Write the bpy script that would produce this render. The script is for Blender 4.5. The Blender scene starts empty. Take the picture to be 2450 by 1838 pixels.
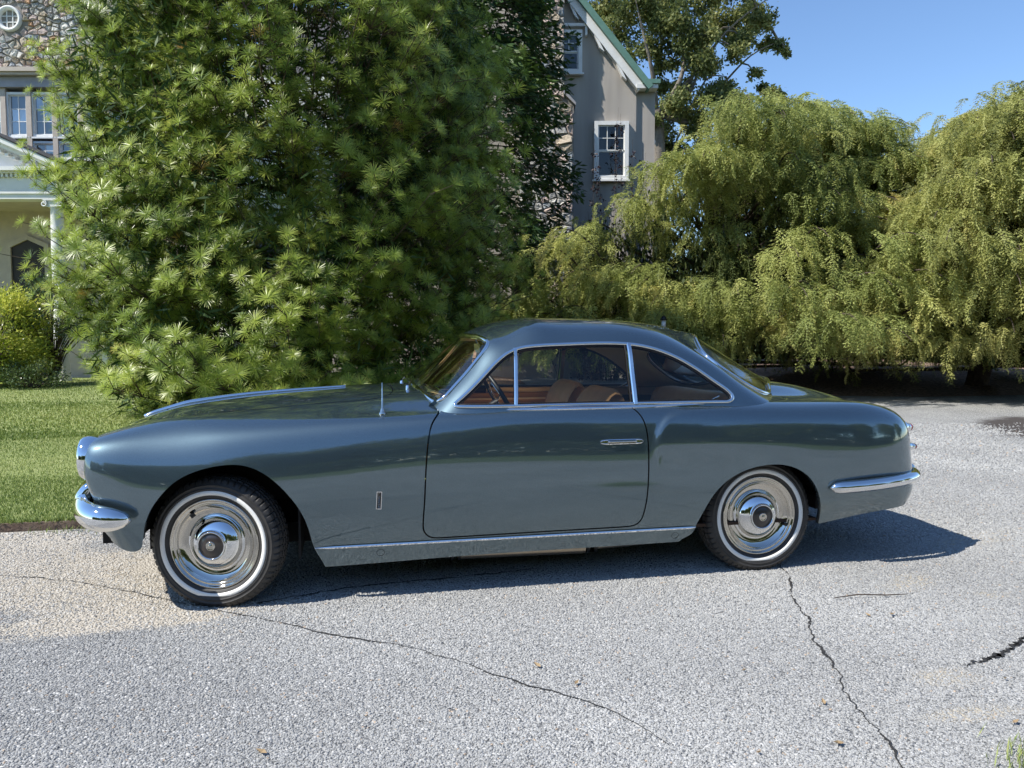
import bpy, bmesh, math, random
import numpy as np
from mathutils import Vector, Matrix
from mathutils.bvhtree import BVHTree
rng = np.random.default_rng(7)
random.seed(7)
SC = bpy.context.scene
COL = SC.collection

# ---------------------------------------------------------------- camera, sky, sun, exposure
CAM = np.array([-.762, -4.366, 1.233]); YAW = math.radians(12.0); PITCH = math.radians(3.48); FPX = 1841.0
cd = bpy.data.cameras.new('camera'); co = bpy.data.objects.new('camera', cd); COL.objects.link(co)
co.location = CAM; co.rotation_euler = (math.pi/2-PITCH, 0, -YAW)
cd.sensor_width = 36; cd.lens = 36*FPX/2450; cd.clip_end = 3000; cd.clip_start = .05
SC.camera = co
SUN_DIR = Vector((-.86, -.215, 1.0)).normalized()          # towards the sun
elev = math.asin(SUN_DIR.z); azim = math.atan2(SUN_DIR.x, SUN_DIR.y)
wd = bpy.data.worlds.new('World'); SC.world = wd; wd.use_nodes = True
nt = wd.node_tree; nt.nodes.clear()
wo = nt.nodes.new('ShaderNodeOutputWorld'); bg = nt.nodes.new('ShaderNodeBackground'); sky = nt.nodes.new('ShaderNodeTexSky')
sky.sky_type = 'NISHITA'; sky.sun_disc = False; sky.sun_elevation = elev; sky.sun_rotation = azim
sky.air_density = 1.0; sky.dust_density = 0.0; sky.ozone_density = 5.5; sky.altitude = 0
bg.inputs['Strength'].default_value = .142
nt.links.new(sky.outputs[0], bg.inputs[0]); nt.links.new(bg.outputs[0], wo.inputs[0])
sd = bpy.data.lights.new('sun', 'SUN'); so = bpy.data.objects.new('sun', sd); COL.objects.link(so)
sd.energy = 4.9; sd.angle = math.radians(.53); sd.color = (1.0, .955, .87)
so.rotation_euler = SUN_DIR.to_track_quat('Z', 'Y').to_euler(); so.location = (-20, -8, 25)
SC.view_settings.view_transform = 'Standard'; SC.view_settings.look = 'None'
SC.view_settings.gamma = 1.0; SC.view_settings.exposure = 0.5; SC.view_settings.use_curve_mapping = False
SC.render.engine = 'CYCLES'
SC.cycles.max_bounces = 6; SC.cycles.diffuse_bounces = 3; SC.cycles.glossy_bounces = 4; SC.cycles.transmission_bounces = 3; SC.cycles.transparent_max_bounces = 12; SC.cycles.caustics_reflective = False
SC.cycles.caustics_refractive = False; SC.cycles.use_adaptive_sampling = True; SC.cycles.adaptive_threshold = .02; SC.cycles.sample_clamp_indirect = 6

# ---------------------------------------------------------------- helpers
RGT = np.array([math.cos(YAW), -math.sin(YAW), 0]); FWD = np.array([math.sin(YAW), math.cos(YAW), 0])
def W(lx, ly, z=0.0):
    "metres right of / beyond the viewpoint -> world"
    p = CAM*np.array([1, 1, 0]) + RGT*lx + FWD*ly
    return np.array([p[0], p[1], z])
def nspl(t, P):
    t = np.asarray(t, float); P = np.asarray(P, float); n = len(t); h = np.diff(t)
    A = np.zeros((n, n)); B = np.zeros((n,)+P.shape[1:]); A[0, 0] = A[-1, -1] = 1
    for i in range(1, n-1):
        A[i, i-1] = h[i-1]; A[i, i] = 2*(h[i-1]+h[i]); A[i, i+1] = h[i]
        B[i] = 6*((P[i+1]-P[i])/h[i]-(P[i]-P[i-1])/h[i-1])
    M = np.linalg.solve(A, B.reshape(n, -1)).reshape(B.shape)
    def f(q):
        q = np.asarray(q, float); i = np.clip(np.searchsorted(t, q)-1, 0, n-2)
        sh = (-1,)+(1,)*(P.ndim-1)
        a = ((t[i+1]-q)/h[i]).reshape(sh); b = ((q-t[i])/h[i]).reshape(sh); hh = h[i].reshape(sh)
        return a*P[i]+b*P[i+1]+((a**3-a)*M[i]+(b**3-b)*M[i+1])*hh**2/6
    return f
def curve(P, n):
    P = np.asarray(P, float); t = np.r_[0, np.cumsum(np.linalg.norm(np.diff(P, axis=0), axis=1)+1e-9)]
    return nspl(t, P)(np.linspace(0, t[-1], n))
def mesh(name, V, F, smooth=True):
    me = bpy.data.meshes.new(name)
    V = np.asarray(V, np.float32)
    if isinstance(F, np.ndarray):
        k = F.shape[1]; me.vertices.add(len(V)); me.vertices.foreach_set('co', V.ravel())
        me.loops.add(F.size); me.loops.foreach_set('vertex_index', F.astype(np.int32).ravel())
        me.polygons.add(len(F)); me.polygons.foreach_set('loop_start', np.arange(0, F.size, k, dtype=np.int32))
        me.update(calc_edges=True)
    else:
        me.from_pydata([tuple(map(float, v)) for v in V], [], [tuple(int(i) for i in f) for f in F]); me.update()
    if smooth: me.polygons.foreach_set('use_smooth', np.ones(len(me.polygons), bool))
    return me
def obj(name, me, mt=None, parent=None, loc=None, rot=None):
    o = bpy.data.objects.new(name, me); COL.objects.link(o)
    if mt is not None and me is not None and not me.materials:
        for m in (mt if isinstance(mt, (list, tuple)) else [mt]): me.materials.append(m)
    if parent is not None: o.parent = parent
    if loc is not None: o.location = loc
    if rot is not None: o.rotation_euler = rot
    return o
def tag(o, label, cat=None, group=None, kind=None):
    if label: o['label'] = label
    if cat: o['category'] = cat
    if group: o['group'] = group
    if kind: o['kind'] = kind
    return o
def empty(name, loc=(0, 0, 0), rz=0.0):
    o = bpy.data.objects.new(name, None); COL.objects.link(o); o.location = loc; o.rotation_euler = (0, 0, rz)
    o.empty_display_size = .2
    return o
class MB:
    "collects simple shapes into one mesh"
    def __init__(s): s.V = []; s.F = []
    def add(s, V, F):
        b = len(s.V); s.V += [tuple(v) for v in V]; s.F += [tuple(i+b for i in f) for f in F]; return s
    def box(s, x0, x1, y0, y1, z0, z1):
        V = [(x, y, z) for x in (x0, x1) for y in (y0, y1) for z in (z0, z1)]
        return s.add(V, [(0, 1, 3, 2), (4, 6, 7, 5), (0, 4, 5, 1), (2, 3, 7, 6), (0, 2, 6, 4), (1, 5, 7, 3)])
    def prism(s, poly, y0, y1):
        "polygon in (x,z) extruded along y"
        n = len(poly); V = [(p[0], y0, p[1]) for p in poly]+[(p[0], y1, p[1]) for p in poly]
        return s.add(V, [tuple(range(n)), tuple(range(2*n-1, n-1, -1))]+[(i, i+n, (i+1) % n+n, (i+1) % n) for i in range(n)])
    def lathe(s, prof, n=48, axis='z', c=(0, 0, 0), cap=False):
        V = []; k = len(prof)
        for i in range(n):
            a = 2*math.pi*i/n
            for r, h in prof:
                p = (r*math.cos(a), r*math.sin(a), h)
                if axis == 'y': p = (r*math.cos(a), h, r*math.sin(a))
                if axis == 'x': p = (h, r*math.cos(a), r*math.sin(a))
                V.append((p[0]+c[0], p[1]+c[1], p[2]+c[2]))
        F = [(i*k+j, ((i+1) % n)*k+j, ((i+1) % n)*k+j+1, i*k+j+1) for i in range(n) for j in range(k-1)]
        if cap: F += [tuple(i*k for i in range(n))[::-1], tuple(i*k+k-1 for i in range(n))]
        return s.add(V, F)
    def tube(s, pts, rad, n=8, closed=False):
        pts = np.asarray(pts, float); m = len(pts); rad = np.broadcast_to(np.asarray(rad, float), (m,))
        V, F = tube_arrays(pts, rad, n, closed); return s.add(V, F.tolist())
    def build(s, name, mt, parent=None, smooth=False, bevel=0, loc=None, rot=None):
        me = mesh(name, s.V, s.F, smooth)
        o = obj(name, me, mt, parent, loc, rot)
        bm = bmesh.new(); bm.from_mesh(me); bmesh.ops.recalc_face_normals(bm, faces=bm.faces)
        if bevel: bmesh.ops.bevel(bm, geom=bm.edges[:], offset=bevel, segments=2, affect='EDGES', profile=.6)
        bm.to_mesh(me); bm.free()
        return o
def tube_arrays(pts, rad, n=6, closed=False):
    m = len(pts); T = np.gradient(pts, axis=0)
    if closed: T = np.roll(pts, -1, 0)-np.roll(pts, 1, 0)
    T /= np.linalg.norm(T, axis=1)[:, None]+1e-12
    up = np.array([0, 0, 1.]) if abs(T[0][2]) < .9 else np.array([1., 0, 0])
    V = np.zeros((m, n, 3)); A = np.cross(T[0], up); A /= np.linalg.norm(A)
    a = np.arange(n)*2*math.pi/n
    for i in range(m):
        A = A-T[i]*(A@T[i]); A /= np.linalg.norm(A)+1e-12; B = np.cross(T[i], A)
        V[i] = pts[i]+rad[i]*(np.cos(a)[:, None]*A+np.sin(a)[:, None]*B)
    i = np.arange(m if closed else m-1)[:, None]; j = np.arange(n)[None]
    F = np.stack([i*n+j, i*n+(j+1) % n, ((i+1) % m)*n+(j+1) % n, ((i+1) % m)*n+j], -1).reshape(-1, 4)
    return V.reshape(-1, 3), F
def tubes(name, lst, mt, parent=None, n=6):
    Vs, Fs, b = [], [], 0; by = {}
    for p, r in lst: by.setdefault(len(p), []).append((np.asarray(p, float), np.broadcast_to(np.asarray(r, float), (len(p),))))
    a = np.arange(n)*2*math.pi/n
    for m, g in by.items():
        P = np.array([q[0] for q in g]); R = np.array([q[1] for q in g]); T = np.gradient(P, axis=1); T /= np.linalg.norm(T, axis=2)[..., None]+1e-12
        ref = np.where(np.abs(T.mean(1)[:, 2:3]) > .7, [[1., .13, 0]], [[.05, .1, 1.]])[:, None]
        A = np.cross(T, ref); A /= np.linalg.norm(A, axis=2)[..., None]+1e-12; B = np.cross(T, A)
        V = P[:, :, None]+R[:, :, None, None]*(np.cos(a)[:, None]*A[:, :, None]+np.sin(a)[:, None]*B[:, :, None])
        i = np.arange(m-1)[:, None]; j = np.arange(n)[None]; F = np.stack([i*n+j, i*n+(j+1) % n, (i+1)*n+(j+1) % n, (i+1)*n+j], -1).reshape(-1, 4)
        F = (F[None]+np.arange(len(g))[:, None, None]*m*n).reshape(-1, 4); Vs.append(V.reshape(-1, 3)); Fs.append(F+b); b += V.size//3
    return obj(name, mesh(name, np.concatenate(Vs), np.concatenate(Fs)), mt, parent)
def sweep(P, N, prof, closed=False, taper=None):
    "profile (a across, b outward) swept along P with surface normals N"
    P = np.asarray(P, float); N = np.asarray(N, float); m = len(P); k = len(prof)
    T = (np.roll(P, -1, 0)-np.roll(P, 1, 0)) if closed else np.gradient(P, axis=0)
    T /= np.linalg.norm(T, axis=1)[:, None]+1e-12
    N = N-T*(N*T).sum(1)[:, None]; N /= np.linalg.norm(N, axis=1)[:, None]+1e-12; B = np.cross(N, T)
    pr = np.asarray(prof, float); tp = np.ones(m) if taper is None else np.asarray(taper)
    V = P[:, None]+tp[:, None, None]*(pr[None, :, :1]*B[:, None]+pr[None, :, 1:]*N[:, None])
    i = np.arange(m if closed else m-1)[:, None]; j = np.arange(k)[None]
    F = np.stack([i*k+j, i*k+(j+1) % k, ((i+1) % m)*k+(j+1) % k, ((i+1) % m)*k+j], -1).reshape(-1, 4)
    F = [tuple(f) for f in F]
    if not closed: F += [tuple(range(k))[::-1], tuple((m-1)*k+q for q in range(k))]
    return V.reshape(-1, 3), F
def ell(a, b, n=12, c=0.0):
    return [(a*math.cos(t), c+b*math.sin(t)) for t in np.arange(n)*2*math.pi/n]

# ---------------------------------------------------------------- materials
def N(nt, t, **k):
    n = nt.nodes.new(t)
    for a, v in k.items(): setattr(n, a, v)
    return n
def pm(name, base, rough=.5, metal=0.0, spec=.5, coat=0.0, coatr=.03, noise=None, bump=None, tint=None, trans=0.0, sheen=0, inst=False):
    """principled; noise=(scale, other colour, contrast), bump=(scale, strength, distance), tint=list of colours read by the tint attribute"""
    m = bpy.data.materials.new(name); m.use_nodes = True; nt = m.node_tree; L = nt.links.new
    b = nt.nodes['Principled BSDF']; out = nt.nodes['Material Output']
    b.inputs['Base Color'].default_value = (*base, 1); b.inputs['Roughness'].default_value = rough
    b.inputs['Metallic'].default_value = metal; b.inputs['Specular IOR Level'].default_value = spec
    b.inputs['Coat Weight'].default_value = coat; b.inputs['Coat Roughness'].default_value = coatr
    if sheen: b.inputs['Sheen Weight'].default_value = sheen
    tc = N(nt, 'ShaderNodeTexCoord'); src = None
    if tint:
        at = N(nt, 'ShaderNodeAttribute', attribute_name='tint'); r = N(nt, 'ShaderNodeValToRGB'); r.color_ramp.interpolation = 'LINEAR'
        el = r.color_ramp.elements
        while len(el) < len(tint): el.new(.5)
        for i, c in enumerate(tint): el[i].position = i/(len(tint)-1); el[i].color = (*c, 1)
        
        if inst:
            a2 = N(nt, 'ShaderNodeAttribute', attribute_name='itint', attribute_type='INSTANCER'); ad = N(nt, 'ShaderNodeMath', operation='ADD'); L(at.outputs['Fac'], ad.inputs[0]); L(a2.outputs['Fac'], ad.inputs[1]); L(ad.outputs[0], r.inputs[0])
        else: L(at.outputs['Fac'], r.inputs[0])
        src = r.outputs[0]
    if noise:
        nz = N(nt, 'ShaderNodeTexNoise'); nz.inputs['Scale'].default_value = noise[0]; nz.inputs['Detail'].default_value = 6; nz.inputs['Roughness'].default_value = .62
        mr = N(nt, 'ShaderNodeMapRange'); c = noise[2] if len(noise) > 2 else .2
        mr.inputs[1].default_value = .5-c; mr.inputs[2].default_value = .5+c
        mx = N(nt, 'ShaderNodeMix', data_type='RGBA')
        L(tc.outputs['Object'], nz.inputs['Vector']); L(nz.outputs['Fac'], mr.inputs[0]); L(mr.outputs[0], mx.inputs[0])
        if src: L(src, mx.inputs[6])
        else: mx.inputs[6].default_value = (*base, 1)
        mx.inputs[7].default_value = (*noise[1], 1); src = mx.outputs[2]
    if src: L(src, b.inputs['Base Color'])
    if bump:
        nz = N(nt, 'ShaderNodeTexNoise'); nz.inputs['Scale'].default_value = bump[0]; nz.inputs['Detail'].default_value = 5
        bp = N(nt, 'ShaderNodeBump'); bp.inputs['Strength'].default_value = bump[1]; bp.inputs['Distance'].default_value = bump[2]
        L(tc.outputs['Object'], nz.inputs['Vector']); L(nz.outputs['Fac'], bp.inputs['Height']); L(bp.outputs[0], b.inputs['Normal'])
    if trans:
        tr = N(nt, 'ShaderNodeBsdfTranslucent'); ms = N(nt, 'ShaderNodeMixShader'); ms.inputs[0].default_value = trans
        if src: L(src, tr.inputs[0])
        else: tr.inputs[0].default_value = (*base, 1)
        L(b.outputs[0], ms.inputs[1]); L(tr.outputs[0], ms.inputs[2]); L(ms.outputs[0], out.inputs[0])
    return m
def glassmat(name, tintc=(.93, .96, .95), gloss=1.0, ior=1.5):
    m = bpy.data.materials.new(name); m.use_nodes = True; nt = m.node_tree; nt.nodes.clear(); L = nt.links.new
    o = N(nt, 'ShaderNodeOutputMaterial'); t = N(nt, 'ShaderNodeBsdfTransparent'); g = N(nt, 'ShaderNodeBsdfGlossy'); x = N(nt, 'ShaderNodeMixShader'); f = N(nt, 'ShaderNodeFresnel')
    t.inputs[0].default_value = (*tintc, 1); g.inputs['Roughness'].default_value = .0; g.inputs[0].default_value = (1, 1, 1, 1); f.inputs[0].default_value = ior
    mm = N(nt, 'ShaderNodeMath', operation='MULTIPLY'); mm.inputs[1].default_value = gloss; mm.use_clamp = True
    L(f.outputs[0], mm.inputs[0]); L(mm.outputs[0], x.inputs[0]); L(t.outputs[0], x.inputs[1]); L(g.outputs[0], x.inputs[2]); L(x.outputs[0], o.inputs[0])
    return m
def add_tint(me, t, dom='POINT'):
    a = me.attributes.new('tint', 'FLOAT', dom); a.data.foreach_set('value', np.asarray(t, np.float32))
def leaves(P, D, Nn, L, Wd, shape=.45):
    "diamond blades: base P, direction D, face normal Nn, length L, width Wd -> V (n*4), F"
    D = D/(np.linalg.norm(D, axis=1)[:, None]+1e-9); S = np.cross(D, Nn); S /= np.linalg.norm(S, axis=1)[:, None]+1e-9
    L = np.asarray(L).reshape(-1, 1)*np.ones((len(P), 1)); Wd = np.asarray(Wd).reshape(-1, 1)*np.ones((len(P), 1))
    V = np.stack([P, P+D*L*shape+S*Wd/2, P+D*L, P+D*L*shape-S*Wd/2], 1).reshape(-1, 3)
    return V, np.arange(len(P)*4).reshape(-1, 4)
def rdir(n):
    v = rng.normal(size=(n, 3)); return v/np.linalg.norm(v, axis=1)[:, None]
def psdf(P, poly):
    "signed distance of points (n,2) to a polygon, negative inside"
    P = np.asarray(P, float); A = np.asarray(poly, float); B = np.roll(A, -1, 0)
    d = np.full(len(P), 1e9); ins = np.zeros(len(P), bool)
    for a, b in zip(A, B):
        e = b-a; w = P-a; t = np.clip((w@e)/(e@e+1e-15), 0, 1); d = np.minimum(d, np.linalg.norm(w-t[:, None]*e, axis=1))
        c = (a[1] > P[:, 1]) != (b[1] > P[:, 1])
        with np.errstate(divide='ignore', invalid='ignore'): xx = (b[0]-a[0])*(P[:, 1]-a[1])/(b[1]-a[1]+1e-15)+a[0]
        ins ^= c & (P[:, 0] < xx)
    return np.where(ins, -d, d)

def inst_nodes(name, build):
    g = bpy.data.node_groups.new(name, 'GeometryNodeTree'); g.interface.new_socket('Geometry', in_out='INPUT', socket_type='NodeSocketGeometry'); g.interface.new_socket('Geometry', in_out='OUTPUT', socket_type='NodeSocketGeometry')
    gi = g.nodes.new('NodeGroupInput'); go = g.nodes.new('NodeGroupOutput'); ip = g.nodes.new('GeometryNodeInstanceOnPoints')
    def na(nm, ty): n = g.nodes.new('GeometryNodeInputNamedAttribute'); n.data_type = ty; n.inputs[0].default_value = nm; return n.outputs[0]
    g.links.new(gi.outputs[0], ip.inputs['Points']); g.links.new(build(g), ip.inputs['Instance']); g.links.new(na('rot', 'FLOAT_VECTOR'), ip.inputs['Rotation']); g.links.new(na('sc', 'FLOAT_VECTOR'), ip.inputs['Scale']); g.links.new(ip.outputs[0], go.inputs[0]); return g
def scatter(name, parent, P, rot, scl, tint, src, label=None):
    "copies of the part src laid over points, as one crown"
    n = len(P); me = bpy.data.meshes.new(name); me.vertices.add(n); me.vertices.foreach_set('co', np.asarray(P, np.float32).ravel())
    a = me.attributes.new('sc', 'FLOAT_VECTOR', 'POINT'); s = np.asarray(scl, np.float32); s = np.repeat(s[:, None], 3, 1) if s.ndim == 1 else s; a.data.foreach_set('vector', s.ravel())
    a = me.attributes.new('rot', 'FLOAT_VECTOR', 'POINT'); a.data.foreach_set('vector', np.asarray(rot, np.float32).ravel())
    a = me.attributes.new('itint', 'FLOAT', 'POINT'); a.data.foreach_set('value', np.asarray(tint, np.float32))
    o = obj(name, me, None, parent)
    def b(g):
        k = g.nodes.new('GeometryNodeObjectInfo'); k.transform_space = 'ORIGINAL'; k.inputs['Object'].default_value = src; return k.outputs['Geometry']
    o['kind'] = 'stuff'; md = o.modifiers.new('scatter', 'NODES'); md.node_group = inst_nodes(name, b); return o
# ================================================================ THE GROUND
def ellipse_mask(nt, cx, cy, rx, ry, rot=0, n_amt=.5, lo=.75, hi=1.15, nsc=2.2):
    L = nt.links.new; g = N(nt, 'ShaderNodeNewGeometry'); mp = N(nt, 'ShaderNodeMapping', vector_type='TEXTURE')
    mp.inputs['Location'].default_value = (cx, cy, 0); mp.inputs['Rotation'].default_value = (0, 0, rot); mp.inputs['Scale'].default_value = (rx, ry, 1)
    ln = N(nt, 'ShaderNodeVectorMath', operation='LENGTH'); nz = N(nt, 'ShaderNodeTexNoise'); nz.inputs['Scale'].default_value = nsc; nz.inputs['Detail'].default_value = 7; nz.inputs['Roughness'].default_value = .65
    a = N(nt, 'ShaderNodeMath', operation='MULTIPLY_ADD'); a.inputs[1].default_value = n_amt*2; a.inputs[2].default_value = -n_amt
    b = N(nt, 'ShaderNodeMath', operation='ADD'); mr = N(nt, 'ShaderNodeMapRange', interpolation_type='SMOOTHSTEP'); mr.inputs[1].default_value = hi; mr.inputs[2].default_value = lo
    L(g.outputs['Position'], mp.inputs[0]); L(mp.outputs[0], ln.inputs[0]); L(g.outputs['Position'], nz.inputs['Vector']); L(nz.outputs['Fac'], a.inputs[0])
    L(a.outputs[0], b.inputs[0]); L(ln.outputs['Value'], b.inputs[1]); L(b.outputs[0], mr.inputs[0]); return mr.outputs[0]
def mixc(nt, fac, a, b, blend='MIX'):
    x = N(nt, 'ShaderNodeMix', data_type='RGBA', blend_type=blend)
    for s, v in ((0, fac), (6, a), (7, b)):
        if isinstance(v, tuple): x.inputs[s].default_value = (*v, 1)
        elif isinstance(v, (int, float)): x.inputs[s].default_value = v
        else: nt.links.new(v, x.inputs[s])
    return x.outputs[2]
TANS = [(-2.35, -.05, 1.25, .62, -.35), (-1.75, -.78, .75, .16, .1), (-3.4, .75, 1.3, .3, 0)]
SAND = [(2.0, -1.05, .22, .09, .5), (2.25, -1.3, .09, .06, 0), (1.35, -2.03, .14, .08, 0), (1.22, -2.28, .2, .05, 0), (3.0, -.4, .4, .12, .3)]
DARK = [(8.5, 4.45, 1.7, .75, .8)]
M_drive = bpy.data.materials.new('chip_seal'); M_drive.use_nodes = True
def _drive():
    nt = M_drive.node_tree; L = nt.links.new; b = nt.nodes['Principled BSDF']; g = N(nt, 'ShaderNodeNewGeometry')
    vo = N(nt, 'ShaderNodeTexVoronoi'); vo.inputs['Scale'].default_value = 88; vo.inputs['Randomness'].default_value = 1
    sp = N(nt, 'ShaderNodeSeparateColor'); rp = N(nt, 'ShaderNodeValToRGB'); e = rp.color_ramp.elements
    e[0].position = 0; e[0].color = (.23, .23, .228, 1); e[1].position = 1; e[1].color = (.62, .615, .60, 1); k = e.new(.5); k.color = (.42, .42, .412, 1)
    L(g.outputs['Position'], vo.inputs['Vector']); L(vo.outputs['Color'], sp.inputs[0]); L(sp.outputs[0], rp.inputs[0])
    ed = N(nt, 'ShaderNodeMapRange'); ed.inputs[1].default_value = .25; ed.inputs[2].default_value = .75; ed.inputs[3].default_value = 1; ed.inputs[4].default_value = .55
    L(vo.outputs['Distance'], ed.inputs[0]); c = mixc(nt, 1.0, rp.outputs[0], ed.outputs[0], 'MULTIPLY')
    nz = N(nt, 'ShaderNodeTexNoise'); nz.inputs['Scale'].default_value = .8; nz.inputs['Detail'].default_value = 5
    mr = N(nt, 'ShaderNodeMapRange'); mr.inputs[1].default_value = .3; mr.inputs[2].default_value = .7; mr.inputs[3].default_value = .86; mr.inputs[4].default_value = 1.12
    L(g.outputs['Position'], nz.inputs['Vector']); L(nz.outputs['Fac'], mr.inputs[0]); c = mixc(nt, 1.0, c, mr.outputs[0], 'MULTIPLY')
    n2 = N(nt, 'ShaderNodeTexNoise'); n2.inputs['Scale'].default_value = 45; n2.inputs['Detail'].default_value = 8; n2.inputs['Roughness'].default_value = .7
    L(g.outputs['Position'], n2.inputs['Vector']); r2 = N(nt, 'ShaderNodeValToRGB'); e = r2.color_ramp.elements; e[0].position = .3; e[0].color = (.33, .30, .255, 1); e[1].position = .7; e[1].color = (.53, .485, .415, 1)
    L(n2.outputs['Fac'], r2.inputs[0])
    for (cx, cy, rx, ry, ro) in TANS: c = mixc(nt, ellipse_mask(nt, cx, cy, rx, ry, ro), c, r2.outputs[0])
    for (cx, cy, rx, ry, ro) in SAND: c = mixc(nt, ellipse_mask(nt, cx, cy, rx, ry, ro, .6, .4, 1.3, 6), c, (.42, .38, .31))
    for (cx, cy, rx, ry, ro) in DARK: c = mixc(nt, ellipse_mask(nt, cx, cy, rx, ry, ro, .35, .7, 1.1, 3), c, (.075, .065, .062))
    L(c, b.inputs['Base Color']); b.inputs['Roughness'].default_value = .85; b.inputs['Specular IOR Level'].default_value = .3
    bp = N(nt, 'ShaderNodeBump'); bp.inputs['Strength'].default_value = .8; bp.inputs['Distance'].default_value = .012; bp.invert = True
    L(vo.outputs['Distance'], bp.inputs['Height']); L(bp.outputs[0], b.inputs['Normal'])
_drive()
M_turf = pm('lawn_soil', (.22, .27, .085), .9, noise=(3.0, (.29, .32, .12), .2), bump=(60, .6, .03))
M_far = pm('far_grass', (.075, .115, .025), .9, noise=(.6, (.13, .15, .045), .2), bump=(20, .6, .05))
M_mulch = pm('mulch', (.14, .088, .064), .95, noise=(16, (.38, .25, .18), .10), bump=(30, 1.0, .05))
def flat(name, poly, z, mt, kind='structure'):
    o = obj(name, mesh(name, [(p[0], p[1], z) for p in poly], [tuple(range(len(poly)))], False), mt); o['kind'] = kind; return o
flat('ground', [(-400, -400), (400, -400), (400, 400), (-400, 400)], -.03, M_far)
BED_EDGE = [(1.0, 1.0), (2.0, 1.5), (2.7, 4.0), (3.2, 7.0), (3.5, 10.0), (3.6, 14.0), (4.2, 18.0), (4.8, 24.6), (10.2, 23.8), (9.8, 19.5), (8.8, 14.5), (8.4, 12.0), (9.2, 10.1), (10.78, 9.4), (13.4, 9.4), (20, 9.9), (45, 13)]
DRIVE = [(-70, 1.0), (-8, 1.0)]+BED_EDGE+[(70, 8), (70, -10), (20, -9.5), (0, -9.0), (-20, -9.6), (-70, -10)]
drive = flat('driveway', DRIVE, 0.0, M_drive)
# cracks: narrow tar-dark openings in the chippings
M_crack = pm('crack_tar', (.035, .033, .032), .9, noise=(50, (.012, .012, .012), .2))
CRACKS = [([(-3.6, .35), (-2.54, .01), (-2.29, -.09), (-1.86, -.36), (-1.57, -.59), (-1.24, -.84), (-.9, -1.11), (-.63, -1.29), (-.42, -1.46), (-.27, -1.65), (-.11, -1.82), (.06, -2.01), (.15, -2.18), (.18, -2.26)], .0042),
          ([(1.5, -.6), (1.47, -.79), (1.36, -1.0), (1.26, -1.19), (1.19, -1.42), (1.08, -1.61), (1.04, -1.75), (.97, -1.95), (.9, -2.1), (.85, -2.29), (.8, -2.45), (.74, -2.6)], .005),
          ([(1.49, -1.96), (1.63, -1.92), (1.75, -1.88), (1.92, -1.79), (2.1, -1.7)], .010), ([(-1.2, -.70), (-1.04, -.65), (-.88, -.59), (-.64, -.54), (-.3, -.51), (.2, -.45)], .006)]
crack_pts = []
for ci, (pl, wd_) in enumerate(CRACKS):
    P = np.array(pl); Q = curve(np.c_[P, 0*P[:, 0]], 160)[:, :2]
    rr = rng.normal(size=Q.shape); jit = .010*np.stack([np.convolve(rr[:, k], np.ones(3)/3, 'same') for k in range(2)], 1); Q = Q+jit
    T = np.gradient(Q, axis=0); T /= np.linalg.norm(T, axis=1)[:, None]; S = np.stack([-T[:, 1], T[:, 0]], 1)
    hw = wd_*(.35+.65*np.abs(np.convolve(rng.normal(size=len(Q)+8), np.ones(9)/9, 'valid'))*2.2)*np.sin(np.linspace(.15, math.pi-.15, len(Q)))**.4
    V = np.concatenate([np.c_[Q+S*hw[:, None], np.full(len(Q), .004)], np.c_[Q-S*hw[:, None], np.full(len(Q), .004)]]); n = len(Q)
    o = obj('pavement_crack', mesh('pavement_crack', V, np.array([(i, i+1, n+i+1, n+i) for i in range(n-1)]), False), M_crack); o['kind'] = 'structure'
    crack_pts.append((Q, hw))
# lawn, raised a little behind its edging board
lawn = [(-70, 1.04), (-8, 1.04), (.95, 1.04), (1.9, 1.55), (2.6, 4.0), (3.1, 7.0), (3.4, 10.0), (3.0, 13), (0, 18), (-6, 24), (-70, 30)]
V = [(x, y, .045) for x, y in lawn]+[(x, y, -.03) for x, y in lawn]; n = len(lawn)
o = obj('lawn', mesh('lawn', V, [tuple(range(n))]+[(i, i+n, (i+1) % n+n, (i+1) % n) for i in range(n)], False), M_turf); o['kind'] = 'structure'
m = MB(); P = [(-30+i*.6, 1.005+.006*math.sin(i*1.7)) for i in range(52)]
m.add([(x, y+d, z) for x, y in P for d, z in ((0, -.02), (0, .052), (.035, .052), (.035, -.02))], [(i*4+j, i*4+(j+1) % 4, i*4+4+(j+1) % 4, i*4+4+j) for i in range(51) for j in range(4)])
o = m.build('lawn_edging', pm('weathered_board', (.12, .075, .055), .9, noise=(6, (.22, .17, .13), .2), bump=(40, .5, .01)))
tag(o, 'low weathered brown edging board between lawn and gravel drive', 'edging')
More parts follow.
